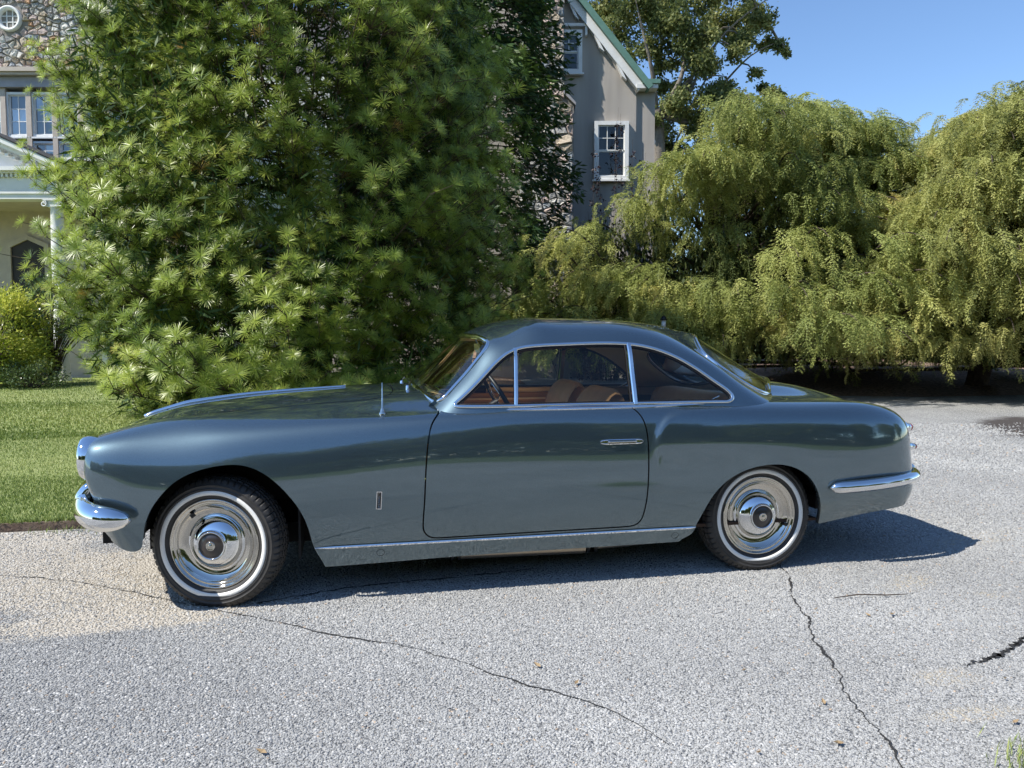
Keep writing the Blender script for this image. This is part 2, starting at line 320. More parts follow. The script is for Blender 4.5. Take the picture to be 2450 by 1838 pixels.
# mulch bed under the weeping hemlocks, gently mounded
mb_ = [(4.7, 6.0), (5.6, 9.0), (6.3, 12.0), (6.9, 16.0), (7.3, 20), (7.4, 25), (5, 34), (30, 34), (45, 20), (45, 13.2), (20, 9.95), (13.4, 9.45), (10.78, 9.45), (9.25, 10.15), (8.5, 12.05), (8.9, 14.5), (9.9, 19.5), (10.3, 24.2)]
def mound(poly, h, name, mt, step=.45, soft=3.0):
    P = np.array(poly); x0, y0 = P.min(0); x1, y1 = P.max(0); gx = np.arange(x0, x1+step, step); gy = np.arange(y0, y1+step, step)
    X, Y = np.meshgrid(gx, gy, indexing='ij'); d = psdf(np.stack([X.ravel(), Y.ravel()], 1), P).reshape(X.shape)
    Z = h*np.clip(-d/soft, -.06, 1)+.05*np.sin(X*2.1+1)*np.sin(Y*1.7)*(d < -.5)
    idx = np.arange(X.size).reshape(X.shape); a, b, c, e = idx[:-1, :-1], idx[1:, :-1], idx[1:, 1:], idx[:-1, 1:]
    ok = (np.minimum.reduce([d[:-1, :-1], d[1:, :-1], d[1:, 1:], d[:-1, 1:]]) < .05)
    Fq = np.stack([a, b, c, e], -1)[ok]
    V = np.stack([X.ravel(), Y.ravel(), Z.ravel()-.004], 1); o = obj(name, mesh(name, V, Fq.reshape(-1, 4)), mt); o['kind'] = 'structure'; return o
mound([(8.4, 12.0), (9.2, 10.15), (10.78, 9.45), (13.4, 9.45), (20, 9.95), (45, 13.2), (45, 22), (28, 28), (10.4, 28), (10.2, 23.8), (9.8, 19.5), (8.8, 14.5)], .35, 'mulch_bed', M_mulch)
_c = W(-3.55, 12.0)
flat('mulch_bed', [(_c[0]+2.1*math.cos(t)*(1+.06*math.sin(5*t)), _c[1]+2.1*math.sin(t)*(1+.06*math.sin(5*t))) for t in np.arange(40)*2*math.pi/40], .055, M_mulch)
mound([(3.5, 15), (4.1, 18.0), (4.8, 24.7), (6, 32), (-3, 32), (-1, 18.5), (1, 16)], .25, 'mulch_bed', M_mulch)
# ================================================================ THE CAR
M_paint = bpy.data.materials.new('car_paint'); M_paint.use_nodes = True
def _paint():
    nt = M_paint.node_tree; L = nt.links.new; b1 = nt.nodes['Principled BSDF']; b2 = N(nt, 'ShaderNodeBsdfPrincipled'); out = nt.nodes['Material Output']
    tc = N(nt, 'ShaderNodeTexCoord'); vo = N(nt, 'ShaderNodeTexVoronoi'); vo.inputs['Scale'].default_value = 900
    mr = N(nt, 'ShaderNodeMapRange'); mr.inputs[3].default_value = .85; mr.inputs[4].default_value = 1.2; sep = N(nt, 'ShaderNodeSeparateColor')
    L(tc.outputs['Object'], vo.inputs['Vector']); L(vo.outputs['Color'], sep.inputs[0]); L(sep.outputs[0], mr.inputs[0])
    nz = N(nt, 'ShaderNodeTexNoise'); nz.inputs['Scale'].default_value = 4.5; nz.inputs['Detail'].default_value = 2
    bp = N(nt, 'ShaderNodeBump'); bp.inputs['Strength'].default_value = .06; bp.inputs['Distance'].default_value = .012; L(tc.outputs['Object'], nz.inputs['Vector']); L(nz.outputs['Fac'], bp.inputs['Height'])
    # road dust low on the panels, with its own blotchy shape
    g = N(nt, 'ShaderNodeSeparateXYZ'); L(tc.outputs['Object'], g.inputs[0]); dz = N(nt, 'ShaderNodeMapRange'); dz.inputs[1].default_value = .42; dz.inputs[2].default_value = .17; dz.inputs[4].default_value = .16; L(g.outputs['Z'], dz.inputs[0])
    n2 = N(nt, 'ShaderNodeTexNoise'); n2.inputs['Scale'].default_value = 7; n2.inputs['Detail'].default_value = 8; L(tc.outputs['Object'], n2.inputs['Vector']); dm = N(nt, 'ShaderNodeMath', operation='MULTIPLY'); L(dz.outputs[0], dm.inputs[0]); L(n2.outputs['Fac'], dm.inputs[1])
    for b, col, ro in ((b1, (.074, .112, .132), .09), (b2, (.225, .325, .385), .48)):
        mx = N(nt, 'ShaderNodeMix', data_type='RGBA', blend_type='MULTIPLY'); mx.inputs[0].default_value = 1; mx.inputs[6].default_value = (*col, 1); L(mr.outputs[0], mx.inputs[7]); L(mx.outputs[2], b.inputs['Base Color'])
        b.inputs['Metallic'].default_value = .97; b.inputs['Roughness'].default_value = ro; b.inputs['Coat Weight'].default_value = 1.0; b.inputs['Coat Roughness'].default_value = .015; b.inputs['Coat IOR'].default_value = 1.7; L(bp.outputs[0], b.inputs['Coat Normal'])
    ms = N(nt, 'ShaderNodeMixShader'); ms.inputs[0].default_value = .24; L(b1.outputs[0], ms.inputs[1]); L(b2.outputs[0], ms.inputs[2])
    df = N(nt, 'ShaderNodeBsdfDiffuse'); df.inputs[0].default_value = (.30, .28, .25, 1); m2 = N(nt, 'ShaderNodeMixShader'); L(dm.outputs[0], m2.inputs[0]); L(ms.outputs[0], m2.inputs[1]); L(df.outputs[0], m2.inputs[2]); L(m2.outputs[0], out.inputs[0])
_paint()
M_chrome = pm('chrome', (.78, .79, .80), .045, 1.0)
M_dchrome = pm('dull_chrome', (.60, .57, .51), .07, 1.0)
M_tyre = pm('tyre_rubber', (.026, .025, .024), .58, bump=(160, .25, .002), noise=(14, (.050, .046, .042), .18))
M_white = pm('whitewall', (.86, .85, .80), .5)
M_black = pm('black_trim', (.008, .008, .009), .45)
M_well = pm('underbody', (.012, .012, .012), .9)
M_leather = pm('tan_leather', (.52, .32, .165), .45, noise=(9, (.42, .25, .12), .2), bump=(90, .15, .003))
M_liner = pm('cream_lining', (.90, .80, .62), .8, bump=(120, .15, .002))
M_carpet = pm('carpet', (.06, .035, .022), .95)
M_glass = glassmat('car_glass', (.95, .97, .95), .75)
M_screen = glassmat('screen_glass', (.94, .96, .95), 1.15)
M_lens = glassmat('lamp_glass', (.9, .92, .95), 1.3)
M_red = pm('red_lens', (.35, .01, .01), .12, coat=1)
M_cap = pm('cap_enamel', (.035, .028, .026), .3, coat=.6)

def surf(net, nU, nV, mir=True):
    net = np.asarray(net, float); nu, nv = net.shape[:2]; fl = np.array([1, -1, 1.])
    E = np.concatenate([net[[2, 1]]*fl, net, net[[-2, -3]]*fl], 0)
    E = np.concatenate([E, E[:, [-2, -3]]*fl], 1)
    du = np.linalg.norm(np.diff(E, axis=0), axis=2).mean(1); tu = np.r_[0, np.cumsum(du)]
    dv = np.linalg.norm(np.diff(E, axis=1), axis=2).mean(0); tv = np.r_[0, np.cumsum(dv)]
    qu = np.linspace(tu[2], tu[1+nu], nU); qv = np.linspace(tv[0], tv[nv-1], nV)
    G = nspl(tu, E)(qu)
    G = np.swapaxes(nspl(tv, np.swapaxes(G, 0, 1))(qv), 0, 1)
    G[0, :, 1] = 0; G[-1, :, 1] = 0; G[:, -1, 1] = 0
    U = np.interp(qu, tu[2:2+nu], np.arange(nu)); Vv = np.interp(qv, tv[:nv], np.arange(nv))
    A = np.concatenate([G, np.repeat(U[:, None, None], nV, 1), np.repeat(Vv[None, :, None], nU, 0)], 2).reshape(-1, 5)
    i = np.arange(nU-1)[:, None]; j = np.arange(nV-1)[None]; a = (i*nV+j).ravel(); b = a+nV; c = b+1; d = a+1
    F = np.concatenate([np.stack([a, b, c], 1), np.stack([a, c, d], 1)])
    return A, F
def mirror(A, F):
    c = np.abs(A[:, 1]) < 1e-9; m = np.arange(len(A)); nw = np.cumsum(~c)-1
    m = np.where(c, np.arange(len(A)), len(A)+nw)
    B = A[~c].copy(); B[:, 1] *= -1
    F2 = m[F][:, ::-1]
    A2 = np.concatenate([A, B]); Fa = np.concatenate([F, F2])
    ok = (Fa[:, 0] != Fa[:, 1]) & (Fa[:, 1] != Fa[:, 2]) & (Fa[:, 0] != Fa[:, 2])
    return A2, Fa[ok]
def with_normals(A, F):
    P = A[:, :3]; n = np.cross(P[F[:, 1]]-P[F[:, 0]], P[F[:, 2]]-P[F[:, 0]])
    v = np.zeros_like(P)
    for k in range(3): np.add.at(v, F[:, k], n)
    v /= np.linalg.norm(v, axis=1)[:, None]+1e-15
    return np.concatenate([A[:, :5], v], 1)
def keep(A, F, f):
    "part of the mesh where f>0; returns A,F,cut segments"
    s = f > 0; c = s[F].sum(1); out = [F[c == 3]]; segs = []; n0 = len(A)
    def rot(Fm, want):
        k = np.argmax(s[Fm] == want, 1); r = np.arange(len(Fm)); return np.stack([Fm[r, k], Fm[r, (k+1) % 3], Fm[r, (k+2) % 3]], 1)
    a1 = rot(F[c == 1], True); a2 = rot(F[c == 2], False)
    E = np.concatenate([a1[:, [0, 1]], a1[:, [0, 2]], a2[:, [1, 0]], a2[:, [2, 0]]])  # (in,out)
    if len(E):
        ue, inv = np.unique(E, axis=0, return_inverse=True); inv = inv.ravel()
        t = f[ue[:, 0]]/(f[ue[:, 0]]-f[ue[:, 1]]); NA = A[ue[:, 0]]*(1-t[:, None])+A[ue[:, 1]]*t[:, None]
        NA[:, 5:8] /= np.linalg.norm(NA[:, 5:8], axis=1)[:, None]+1e-12
        k1, k2 = len(a1), len(a2); i1, i2, i3, i4 = np.split(inv+n0, [k1, 2*k1, 2*k1+k2])
        out += [np.stack([a1[:, 0], i1, i2], 1), np.stack([a2[:, 1], a2[:, 2], i4], 1), np.stack([a2[:, 1], i4, i3], 1)]
        segs = np.concatenate([np.stack([i1, i2], 1), np.stack([i3, i4], 1)]); A = np.concatenate([A, NA])
    F2 = np.concatenate(out); used = np.unique(F2); mp = np.full(len(A), -1); mp[used] = np.arange(len(used))
    sg = mp[segs] if len(segs) else np.zeros((0, 2), int)
    return A[used], mp[F2], sg
def chains(sg):
    adj = {}
    for a, b in sg:
        if a == b: continue
        adj.setdefault(a, []).append(b); adj.setdefault(b, []).append(a)
    seen = set(); res = []
    for st in sorted(adj, key=lambda k: len(adj[k])):
        if st in seen: continue
        ch = [st]; seen.add(st); cur = st
        while True:
            nx = [q for q in adj[cur] if q not in seen]
            if not nx: break
            cur = nx[0]; ch.append(cur); seen.add(cur)
        res.append((ch, len(ch) > 2 and ch[0] in adj[ch[-1]]))
    return res
def shell(name, A, F, mt, parent, segs=None, lip=0.0, off=0.0):
    V = A[:, :3]+A[:, 5:8]*off; nv = len(V); Fl = [F]; n = A[:, 5:8].copy()
    if lip and segs is not None and len(segs):
        p = V[segs]; nn = A[segs][:, :, 5:8]; q = p-nn*lip
        L = np.concatenate([p, q], 1).reshape(-1, 3)  # a,b,a',b'
        b = nv+4*np.arange(len(segs)); V = np.concatenate([V, L])
        Fl += [np.stack([b, b+1, b+3], 1), np.stack([b, b+3, b+2], 1)]
        fn = np.cross(p[:, 1]-p[:, 0], nn[:, 0]); fn /= np.linalg.norm(fn, axis=1)[:, None]+1e-12
        n = np.concatenate([n, np.repeat(fn, 4, 0)])
    me = mesh(name, V, np.concatenate(Fl)); me.normals_split_custom_set_from_vertices(n.tolist())
    return obj(name, me, mt, parent)

# ---- lower body: stations wrap from the nose centre round the near side to the tail centre
def st(x, yz): return [(x, y, z) for y, z in yz]
BODY = [
 [(-1.95, 0, .33), (-2.01, 0, .41), (-2.045, 0, .50), (-2.05, 0, .58), (-2.03, 0, .65), (-2.0, 0, .70), (-1.96, 0, .735), (-1.92, 0, .765), (-1.875, 0, .79), (-1.82, 0, .811)],
 [(-1.93, -.28, .32), (-1.99, -.29, .41), (-2.015, -.3, .50), (-2.02, -.3, .58), (-2.0, -.3, .65), (-1.97, -.29, .70), (-1.935, -.27, .74), (-1.89, -.23, .775), (-1.83, -.16, .806), (-1.77, 0, .831)],
 [(-1.87, -.53, .31), (-1.92, -.55, .42), (-1.905, -.56, .52), (-1.908, -.57, .60), (-1.908, -.57, .68), (-1.902, -.55, .74), (-1.885, -.505, .776), (-1.81, -.42, .806), (-1.75, -.25, .835), (-1.70, 0, .851)],
 [(-1.79, -.665, .28), (-1.835, -.69, .42), (-1.868, -.70, .52), (-1.893, -.706, .60), (-1.90, -.703, .68), (-1.892, -.672, .752), (-1.868, -.60, .788), (-1.73, -.47, .83), (-1.67, -.27, .86), (-1.62, 0, .873)],
 [(-1.65, -.735, .24), (-1.675, -.757, .40), (-1.68, -.765, .52), (-1.68, -.76, .62), (-1.675, -.74, .71), (-1.665, -.695, .78), (-1.65, -.625, .822), (-1.62, -.50, .853), (-1.58, -.28, .882), (-1.54, 0, .888)],
 st(-1.35, [(-.745, .19), (-.783, .38), (-.793, .52), (-.786, .63), (-.764, .72), (-.72, .795), (-.645, .842), (-.50, .878), (-.28, .905), (0, .915)]),
 st(-.9, [(-.735, .165), (-.785, .36), (-.80, .52), (-.796, .64), (-.778, .74), (-.737, .82), (-.655, .860), (-.5, .908), (-.28, .94), (0, .951)]),
 st(-.45, [(-.73, .172), (-.785, .36), (-.80, .53), (-.798, .66), (-.784, .765), (-.752, .84), (-.68, .872), (-.5, .935), (-.28, .962), (0, .973)]),
 st(.1, [(-.73, .18), (-.785, .36), (-.80, .53), (-.797, .67), (-.785, .78), (-.766, .85), (-.715, .886), (-.5, .935), (-.28, .96), (0, .97)]),
 st(.6, [(-.73, .182), (-.785, .36), (-.80, .53), (-.796, .67), (-.783, .78), (-.762, .85), (-.715, .886), (-.5, .93), (-.28, .96), (0, .97)]),
 st(.95, [(-.73, .185), (-.785, .36), (-.80, .52), (-.797, .66), (-.785, .77), (-.762, .845), (-.71, .883), (-.53, .92), (-.28, .955), (0, .97)]),
 st(1.35, [(-.73, .20), (-.783, .36), (-.798, .50), (-.797, .64), (-.786, .75), (-.762, .83), (-.70, .876), (-.53, .905), (-.28, .95), (0, .965)]),
 st(1.78, [(-.715, .245), (-.762, .38), (-.782, .5), (-.783, .63), (-.773, .74), (-.748, .82), (-.68, .868), (-.50, .893), (-.28, .945), (0, .962)]),
 st(2.08, [(-.68, .275), (-.725, .38), (-.748, .5), (-.75, .62), (-.74, .72), (-.715, .798), (-.648, .853), (-.47, .862), (-.25, .886), (0, .896)]),
 [(2.29, -.645, .305), (2.318, -.66, .39), (2.31, -.662, .5), (2.30, -.658, .61), (2.29, -.65, .71), (2.268, -.625, .780), (2.235, -.56, .826), (2.19, -.40, .832), (2.19, -.22, .852), (2.18, 0, .865)],
 [(2.32, -.42, .33), (2.37, -.445, .41), (2.385, -.45, .5), (2.375, -.44, .61), (2.35, -.43, .70), (2.32, -.41, .76), (2.285, -.37, .80), (2.265, -.28, .815), (2.25, -.15, .83), (2.24, 0, .842)],
 [(2.30, 0, .34), (2.385, 0, .42), (2.41, 0, .5), (2.40, 0, .61), (2.38, 0, .69), (2.35, 0, .75), (2.33, 0, .785), (2.31, 0, .803), (2.29, 0, .818), (2.28, 0, .828)],
]
A, F = surf(BODY, 360, 100)
x, y, z = A[:, 0], A[:, 1], A[:, 2]
# haunch of the rear wing: a soft raised edge that starts behind the door
hc = curve([(.72, .60), (.715, .68), (.725, .75), (.742, .787), (.779, .832), (.835, .861), (.91, .876), (1.05, .889)], 60)
pts = np.stack([x, z], 1); dm = np.full(len(A), 9.); 
for k in range(len(hc)-1):
    a, b = hc[k], hc[k+1]; e = b-a; w = pts-a; t = np.clip((w@e)/(e@e), 0, 1); d = np.linalg.norm(w-t[:, None]*e, axis=1)
    sgn = np.sign(e[1]*w[:, 0]-e[0]*w[:, 1]); dm = np.where(d < np.abs(dm), d*sgn, dm)
sm = lambda q: (lambda q: q*q*(3-2*q))(np.clip(q, 0, 1))
hb = sm((dm+.006)/.035)*sm((z-.56)/.16)*sm((1.75-x)/.8)*(A[:, 4] < 6.3)*(x > .6)*sm((6.3-A[:, 4])/.8)
A[:, 1] -= .014*hb
A, F = mirror(A, F); A = with_normals(A, F)
k = np.argmax((A[:, 1] < -.79) & (np.abs(A[:, 2]-.5) < .05))
if A[k, 6] > 0: F = F[:, ::-1]; A[:, 5:8] *= -1
A_body, F_body = A, F
BVH = BVHTree.FromPolygons(A[:, :3].tolist(), F.tolist())
def on_side(xx, zz, far=False):
    s = 1 if far else -1
    h = BVH.ray_cast(Vector((xx, 2.0*s, zz)), Vector((0, -s, 0))); 
    return (np.array(h[0]), np.array(h[1]) if h[1].y*s > 0 else -np.array(h[1])) if h[0] else (np.array([xx, .78*s, zz]), np.array([0, s, 0.]))
def on_top(xx, yy):
    h = BVH.ray_cast(Vector((xx, yy, 2)), Vector((0, 0, -1))); n = np.array(h[1]); return np.array(h[0]), n*np.sign(n[2])

car = empty('coupe_car', (0, 0, 0))
tag(car, 'vintage two-door coupe in metallic blue-grey with whitewall tyres, parked on the gravel drive', 'car')
side = A[:, 4] < 6.6
ARCH_F = np.concatenate([curve([(-1.665, .05), (-1.66, .20), (-1.658, .34), (-1.634, .447), (-1.58, .534), (-1.517, .596), (-1.415, .645), (-1.32, .664), (-1.245, .664), (-1.175, .643), (-1.096, .588), (-1.031, .517), (-.98, .438), (-.948, .352), (-.925, .262), (-.89, .19), (-.85, .05)], 90)])
ARCH_R = np.concatenate([curve([(.87, .05), (.905, .20), (.95, .225), (.968, .275), (.99, .332), (1.038, .424), (1.12, .506), (1.221, .555), (1.34, .577), (1.426, .575), (1.523, .546), (1.594, .496), (1.65, .413), (1.678, .339), (1.69, .254), (1.70, .05)], 90)])
VAL = np.concatenate([curve([(-2.2, .415), (-1.93, .412), (-1.865, .38), (-1.81, .32), (-1.745, .288), (-1.695, .284), (-1.666, .305), (-1.658, .345), (-1.62, .36)], 50), [(-1.5, .36), (-1.5, 0), (-2.2, 0)]])
DOOR = np.concatenate([curve([(-.31, .905), (-.329, .884), (-.376, .835), (-.396, .779), (-.408, .693), (-.416, .587), (-.423, .444), (-.428, .36), (-.421, .314), (-.396, .289), (-.35, .281)], 60),
                       curve([(-.30, .281), (.2, .284), (.56, .286)], 20), curve([(.60, .287), (.635, .294), (.66, .315), (.671, .345), (.681, .40), (.689, .507), (.691, .621), (.688, .735), (.680, .79), (.655, .849), (.615, .893), (.605, .905)], 60), [(.60, .93), (-.30, .93)]])
HOOD = np.array([(-1.70, -.30), (-1.69, -.43), (-1.64, -.492), (-1.53, -.505), (-1.324, -.505), (-1.045, -.50), (-.832, -.495), (-.62, -.485), (-.57, -.45), (-.545, -.38), (-.535, -.2)])
HOOD = np.concatenate([curve(HOOD, 80), (curve(HOOD, 80)*[1, -1])[::-1]])
BOOT = np.array([(1.92, -.2), (1.915, -.36), (1.94, -.42), (2.0, -.44), (2.15, -.435), (2.27, -.40), (2.40, -.37), (2.6, -.36)])
BOOT = np.concatenate([curve(BOOT, 60), (curve(BOOT, 60)*[1, -1])[::-1]])
CABIN = [(-.33, -.64), (-.2, -.68), (1.12, -.672), (1.35, -.54), (1.60, -.3), (1.68, -.12), (1.68, .12), (1.60, .3), (1.35, .54), (1.12, .672), (-.2, .68), (-.33, .64), (-.40, .3), (-.41, 0), (-.40, -.3)]
xz = lambda A: A[:, [0, 2]]
xy = lambda A: A[:, [0, 1]]
GAP = .0035
def onlyside(A, d): return np.where(A[:, 4] < 6.6, d, 9.0)
def onlytop(A, d): return np.where(A[:, 4] > 5.2, d, 9.0)
def boothi(A, d): return np.where((A[:, 2] > .50) & (A[:, 0] > 1.5), d, 9.0)
cut_all = []
A, F, _ = keep(A, F, np.where(A[:, 4] > 6.05, psdf(xy(A), CABIN), 9.))
A, F, _ = keep(A, F, onlyside(A, psdf(xz(A), VAL)))
A, F, sg = keep(A, F, onlyside(A, psdf(xz(A), ARCH_F))); sF = A[sg][:, :, :8]
A, F, sg = keep(A, F, onlyside(A, psdf(xz(A), ARCH_R))); sR = A[sg][:, :, :8]
dA, dF, dsg = keep(A, F, -(onlyside(A, psdf(xz(A), DOOR))+GAP))
A, F, sgD = keep(A, F, onlyside(A, psdf(xz(A), DOOR))-GAP); sD = A[sgD][:, :, :8]
hA, hF, hsg = keep(A, F, -(onlytop(A, psdf(xy(A), HOOD))+GAP*.8))
A, F, sgH = keep(A, F, onlytop(A, psdf(xy(A), HOOD))-GAP*.8); sH = A[sgH][:, :, :8]
tA, tF, tsg = keep(A, F, -(boothi(A, psdf(xy(A), BOOT))+GAP))
A, F, sgT = keep(A, F, boothi(A, psdf(xy(A), BOOT))-GAP); sT = A[sgT][:, :, :8]
shell('body_shell', A, F, M_paint, car)
def lipobj(name, S, depth, mt, inward=None, flare=0.0):
    p = S[:, :, :3]; n = S[:, :, 5:8]; q = p-n*depth if inward is None else p+np.sign(-p[:, :, 1:2])*np.array([0, 1., 0])*depth
    V = np.concatenate([p, q], 1).reshape(-1, 3); b = 4*np.arange(len(S)); Fq = np.stack([b, b+1, b+3, b+2], 1)
    me = mesh(name, V, Fq, True); return obj(name, me, mt, car)
[lipobj('arch_flange', S_[(S_[:, 0, 1] > 0) == q], .028, M_paint, inward=True) for S_ in (sF, sR) for q in (False, True)]
[lipobj('door_jamb', sD[(sD[:, 0, 1] > 0) == q], .03, M_black) for q in (False, True)]; lipobj('panel_gap', np.concatenate([sH, sT]), .02, M_black)
lft = dA[:, 1] < 0
for far in (False, True):
    f = np.where((dA[:, 1] > 0) == far, 1.0, -1.0)
    a, fc, _ = keep(dA, dF, f); 
    m = ((dA[dsg][:, :, 1] > 0).all(1) == far); Sg = dA[dsg[m]]
    door = shell('door', a, fc, M_paint, car)
    P = Sg[:, :, :3]; n = Sg[:, :, 5:8]; q = P-n*.025; V = np.concatenate([P, q], 1).reshape(-1, 3); b = 4*np.arange(len(Sg))
    obj('door_edge', mesh('door_edge', V, np.stack([b, b+1, b+3, b+2], 1)), M_paint, door)
    # handle: a long plated escutcheon with a pull bar set in it
    sgn = 1 if far else -1
    xs = np.linspace(.44, .664, 24); PP, NN = zip(*[on_side(q, .719, far) for q in xs]); PP = np.array(PP); NN = np.array(NN)
    tp = np.clip(np.sqrt(np.clip(1-((np.arange(24)-11.5)/11.6)**8, 0, 1)), .2, 1)
    V, Fq = sweep(PP, NN, [(-.0125, -.002), (-.0125, .006), (-.0085, .009), (-.006, .005), (.006, .005), (.0085, .009), (.0125, .006), (.0125, -.002)], taper=tp)
    hd = obj('door_handle', mesh('door_handle', V, Fq, False), M_chrome, door)
    V, Fq = sweep(PP[4:20]+NN[4:20]*.010, NN[4:20], ell(.0048, .005, 10)); obj('pull_bar', mesh('pull_bar', V, Fq), M_dchrome, door)
    kb = MB().lathe([(0, .012), (.005, .011), (.0065, .006), (.0065, 0)], 16, 'y'); 
    V, Fq = sweep(PP[[2, 3]], NN[[2, 3]], ell(.008, .008, 10, .004)); 
hood = shell('bonnet', hA, hF, M_paint, car)
shell('boot_lid', tA, tF, M_paint, car)

# ---- greenhouse
G = [
 [(-.475, 0, .92), (-.355, 0, 1.03), (-.235, 0, 1.148), (-.125, 0, 1.243), (-.085, 0, 1.268), (-.05, 0, 1.283), (-.02, 0, 1.294)],
 [(-.465, -.28, .91), (-.345, -.27, 1.022), (-.225, -.25, 1.14), (-.118, -.235, 1.238), (-.07, -.2, 1.266), (-.03, -.12, 1.286), (0, 0, 1.30)],
 [(-.425, -.52, .88), (-.305, -.50, .995), (-.19, -.465, 1.115), (-.088, -.43, 1.225), (-.04, -.38, 1.258), (0, -.22, 1.293), (.03, 0, 1.310)],
 [(-.37, -.672, .85), (-.255, -.635, .975), (-.145, -.595, 1.09), (-.05, -.55, 1.196), (.00, -.475, 1.243), (.05, -.28, 1.301), (.08, 0, 1.322)],
 [(-.285, -.728, .84), (-.175, -.69, .965), (-.07, -.645, 1.085), (.03, -.60, 1.182), (.08, -.515, 1.258), (.13, -.3, 1.318), (.16, 0, 1.337)],
 st(.3, [(-.728, .84), (-.692, .965), (-.65, 1.09), (-.603, 1.203), (-.52, 1.277), (-.3, 1.330), (0, 1.346)]),
 st(.65, [(-.728, .84), (-.69, .965), (-.647, 1.09), (-.597, 1.203), (-.51, 1.275), (-.29, 1.324), (0, 1.341)]),
 [(1.05, -.725, .84), (1.0, -.685, .965), (.95, -.637, 1.08), (.90, -.578, 1.178), (.88, -.49, 1.243), (.86, -.28, 1.303), (.85, 0, 1.328)],
 [(1.47, -.70, .83), (1.31, -.635, .95), (1.19, -.585, 1.055), (1.085, -.525, 1.143), (1.03, -.445, 1.203), (1.0, -.26, 1.277), (.98, 0, 1.314)],
 [(1.66, -.58, .82), (1.455, -.52, .932), (1.295, -.485, 1.03), (1.18, -.44, 1.12), (1.12, -.375, 1.185), (1.08, -.22, 1.262), (1.06, 0, 1.302)],
 [(1.80, -.34, .86), (1.60, -.30, .965), (1.42, -.26, 1.075), (1.275, -.225, 1.175), (1.215, -.18, 1.23), (1.16, -.1, 1.266), (1.13, 0, 1.285)],
 [(1.95, 0, .88), (1.74, 0, .988), (1.54, 0, 1.10), (1.37, 0, 1.198), (1.275, 0, 1.246), (1.215, 0, 1.266), (1.17, 0, 1.279)],
]
A, F = surf(G, 260, 70); A, F = mirror(A, F); A = with_normals(A, F)
k = np.argmax((A[:, 1] < -.62) & (np.abs(A[:, 0]-.4) < .1))
if A[k, 6] > 0: F = F[:, ::-1]; A[:, 5:8] *= -1
GB = BVHTree.FromPolygons(A[:, :3].tolist(), F.tolist())
def on_gh(xx, zz, far=False):
    s = 1 if far else -1; h = GB.ray_cast(Vector((xx, 2.0*s, zz)), Vector((0, -s, 0)))
    n = np.array(h[1]); return np.array(h[0]), n*np.sign(n[1]*s)
WIN = np.concatenate([curve([(-.275, .903), (-.235, .935), (-.096, 1.064), (-.013, 1.138), (.047, 1.170), (.139, 1.188), (.292, 1.196), (.63, 1.199), (.70, 1.192), (.794, 1.172), (.919, 1.124), (1.047, 1.046), (1.133, .984), (1.184, .944), (1.197, .918), (1.175, .901), (1.13, .899)], 160), [(.9, .899), (.3, .899), (-.2, .899), (-.262, .899)]])
WS = np.array([(0, .50), (.8, .49), (1.6, .46), (2.3, .43), (2.62, .46), (2.80, .62), (2.83, .9), (2.83, 1.5), (2.82, 2.2), (2.80, 2.75), (2.68, 3.0), (2.4, 3.06), (1.6, 3.07), (.8, 3.08), (0, 3.08)])
RW = np.array([(11, .95), (10.6, .93), (10.1, .88), (9.5, .84), (9.15, .93), (8.93, 1.2), (8.86, 1.7), (8.88, 2.4), (8.98, 3.0), (9.2, 3.5), (9.6, 3.78), (10.2, 3.88), (11, 3.9)])
WSc = np.concatenate([curve(WS, 120), [(-1, 3.08), (-1, .5)]]); RWc = np.concatenate([curve(RW, 120), [(12, 3.9), (12, .95)]])
uv = lambda A: A[:, [3, 4]]
fside = lambda A: np.where((A[:, 3] > 2.95) & (A[:, 3] < 8.75), psdf(xz(A), WIN), 9.)
fws = lambda A: np.where(A[:, 3] < 6, psdf(uv(A), WSc), 9.)
frw = lambda A: np.where(A[:, 3] > 6, psdf(uv(A), RWc), 9.)
GA, GF = A, F
A, F, s1 = keep(A, F, fside(A)); S1 = [A[c, :8] for c, cl in chains(s1)]; 
A, F, s2 = keep(A, F, fws(A)); S2 = [A[c, :8] for c, cl in chains(s2)]
A, F, s3 = keep(A, F, frw(A)); S3 = [A[c, :8] for c, cl in chains(s3)]
shell('roof', A, F, M_paint, car)
# inner lining of the cabin, a skin 18 mm inside the steel
fl = np.maximum(A[:, 0]-.14, A[:, 2]-1.225)
a, f, _ = keep(A, F, fl); shell('cabin_lining', a, f, M_liner, car, off=-.018)
a, f, _ = keep(A, F, -fl); shell('pillar_lining', a, f, pm('dark_lining', (.05, .042, .035), .85), car, off=-.018)
def frame(name, S, prof, mt, parent, off=0.0, closed=True, smooth=True):
    P = S[:, :3]; n = S[:, 5:8]
    # resample evenly
    Q = np.concatenate([P, P[:1]]) if closed else P; d = np.r_[0, np.cumsum(np.linalg.norm(np.diff(Q, axis=0), axis=1))]
    m = max(24, int(d[-1]/.012)); t = np.linspace(0, d[-1], m, endpoint=not closed)
    NN = np.concatenate([n, n[:1]]) if closed else n
    P2 = np.stack([np.interp(t, d, Q[:, k]) for k in range(3)], 1); N2 = np.stack([np.interp(t, d, NN[:, k]) for k in range(3)], 1)
    for _ in range(2):
        if closed: P2 = (np.roll(P2, 1, 0)+2*P2+np.roll(P2, -1, 0))/4
        else: P2[1:-1] = (P2[:-2]+2*P2[1:-1]+P2[2:])/4
    V, Fq = sweep(P2+N2*off, N2, prof, closed); return obj(name, mesh(name, V, Fq, smooth), mt, parent)
PR = [(-.009, -.006), (-.009, .003), (-.006, .007), (0, .0085), (.006, .007), (.009, .003), (.009, -.006)]
PRW = [(-.010, -.012), (-.011, .003), (-.007, .009), (0, .011), (.007, .009), (.011, .003), (.010, -.012)]
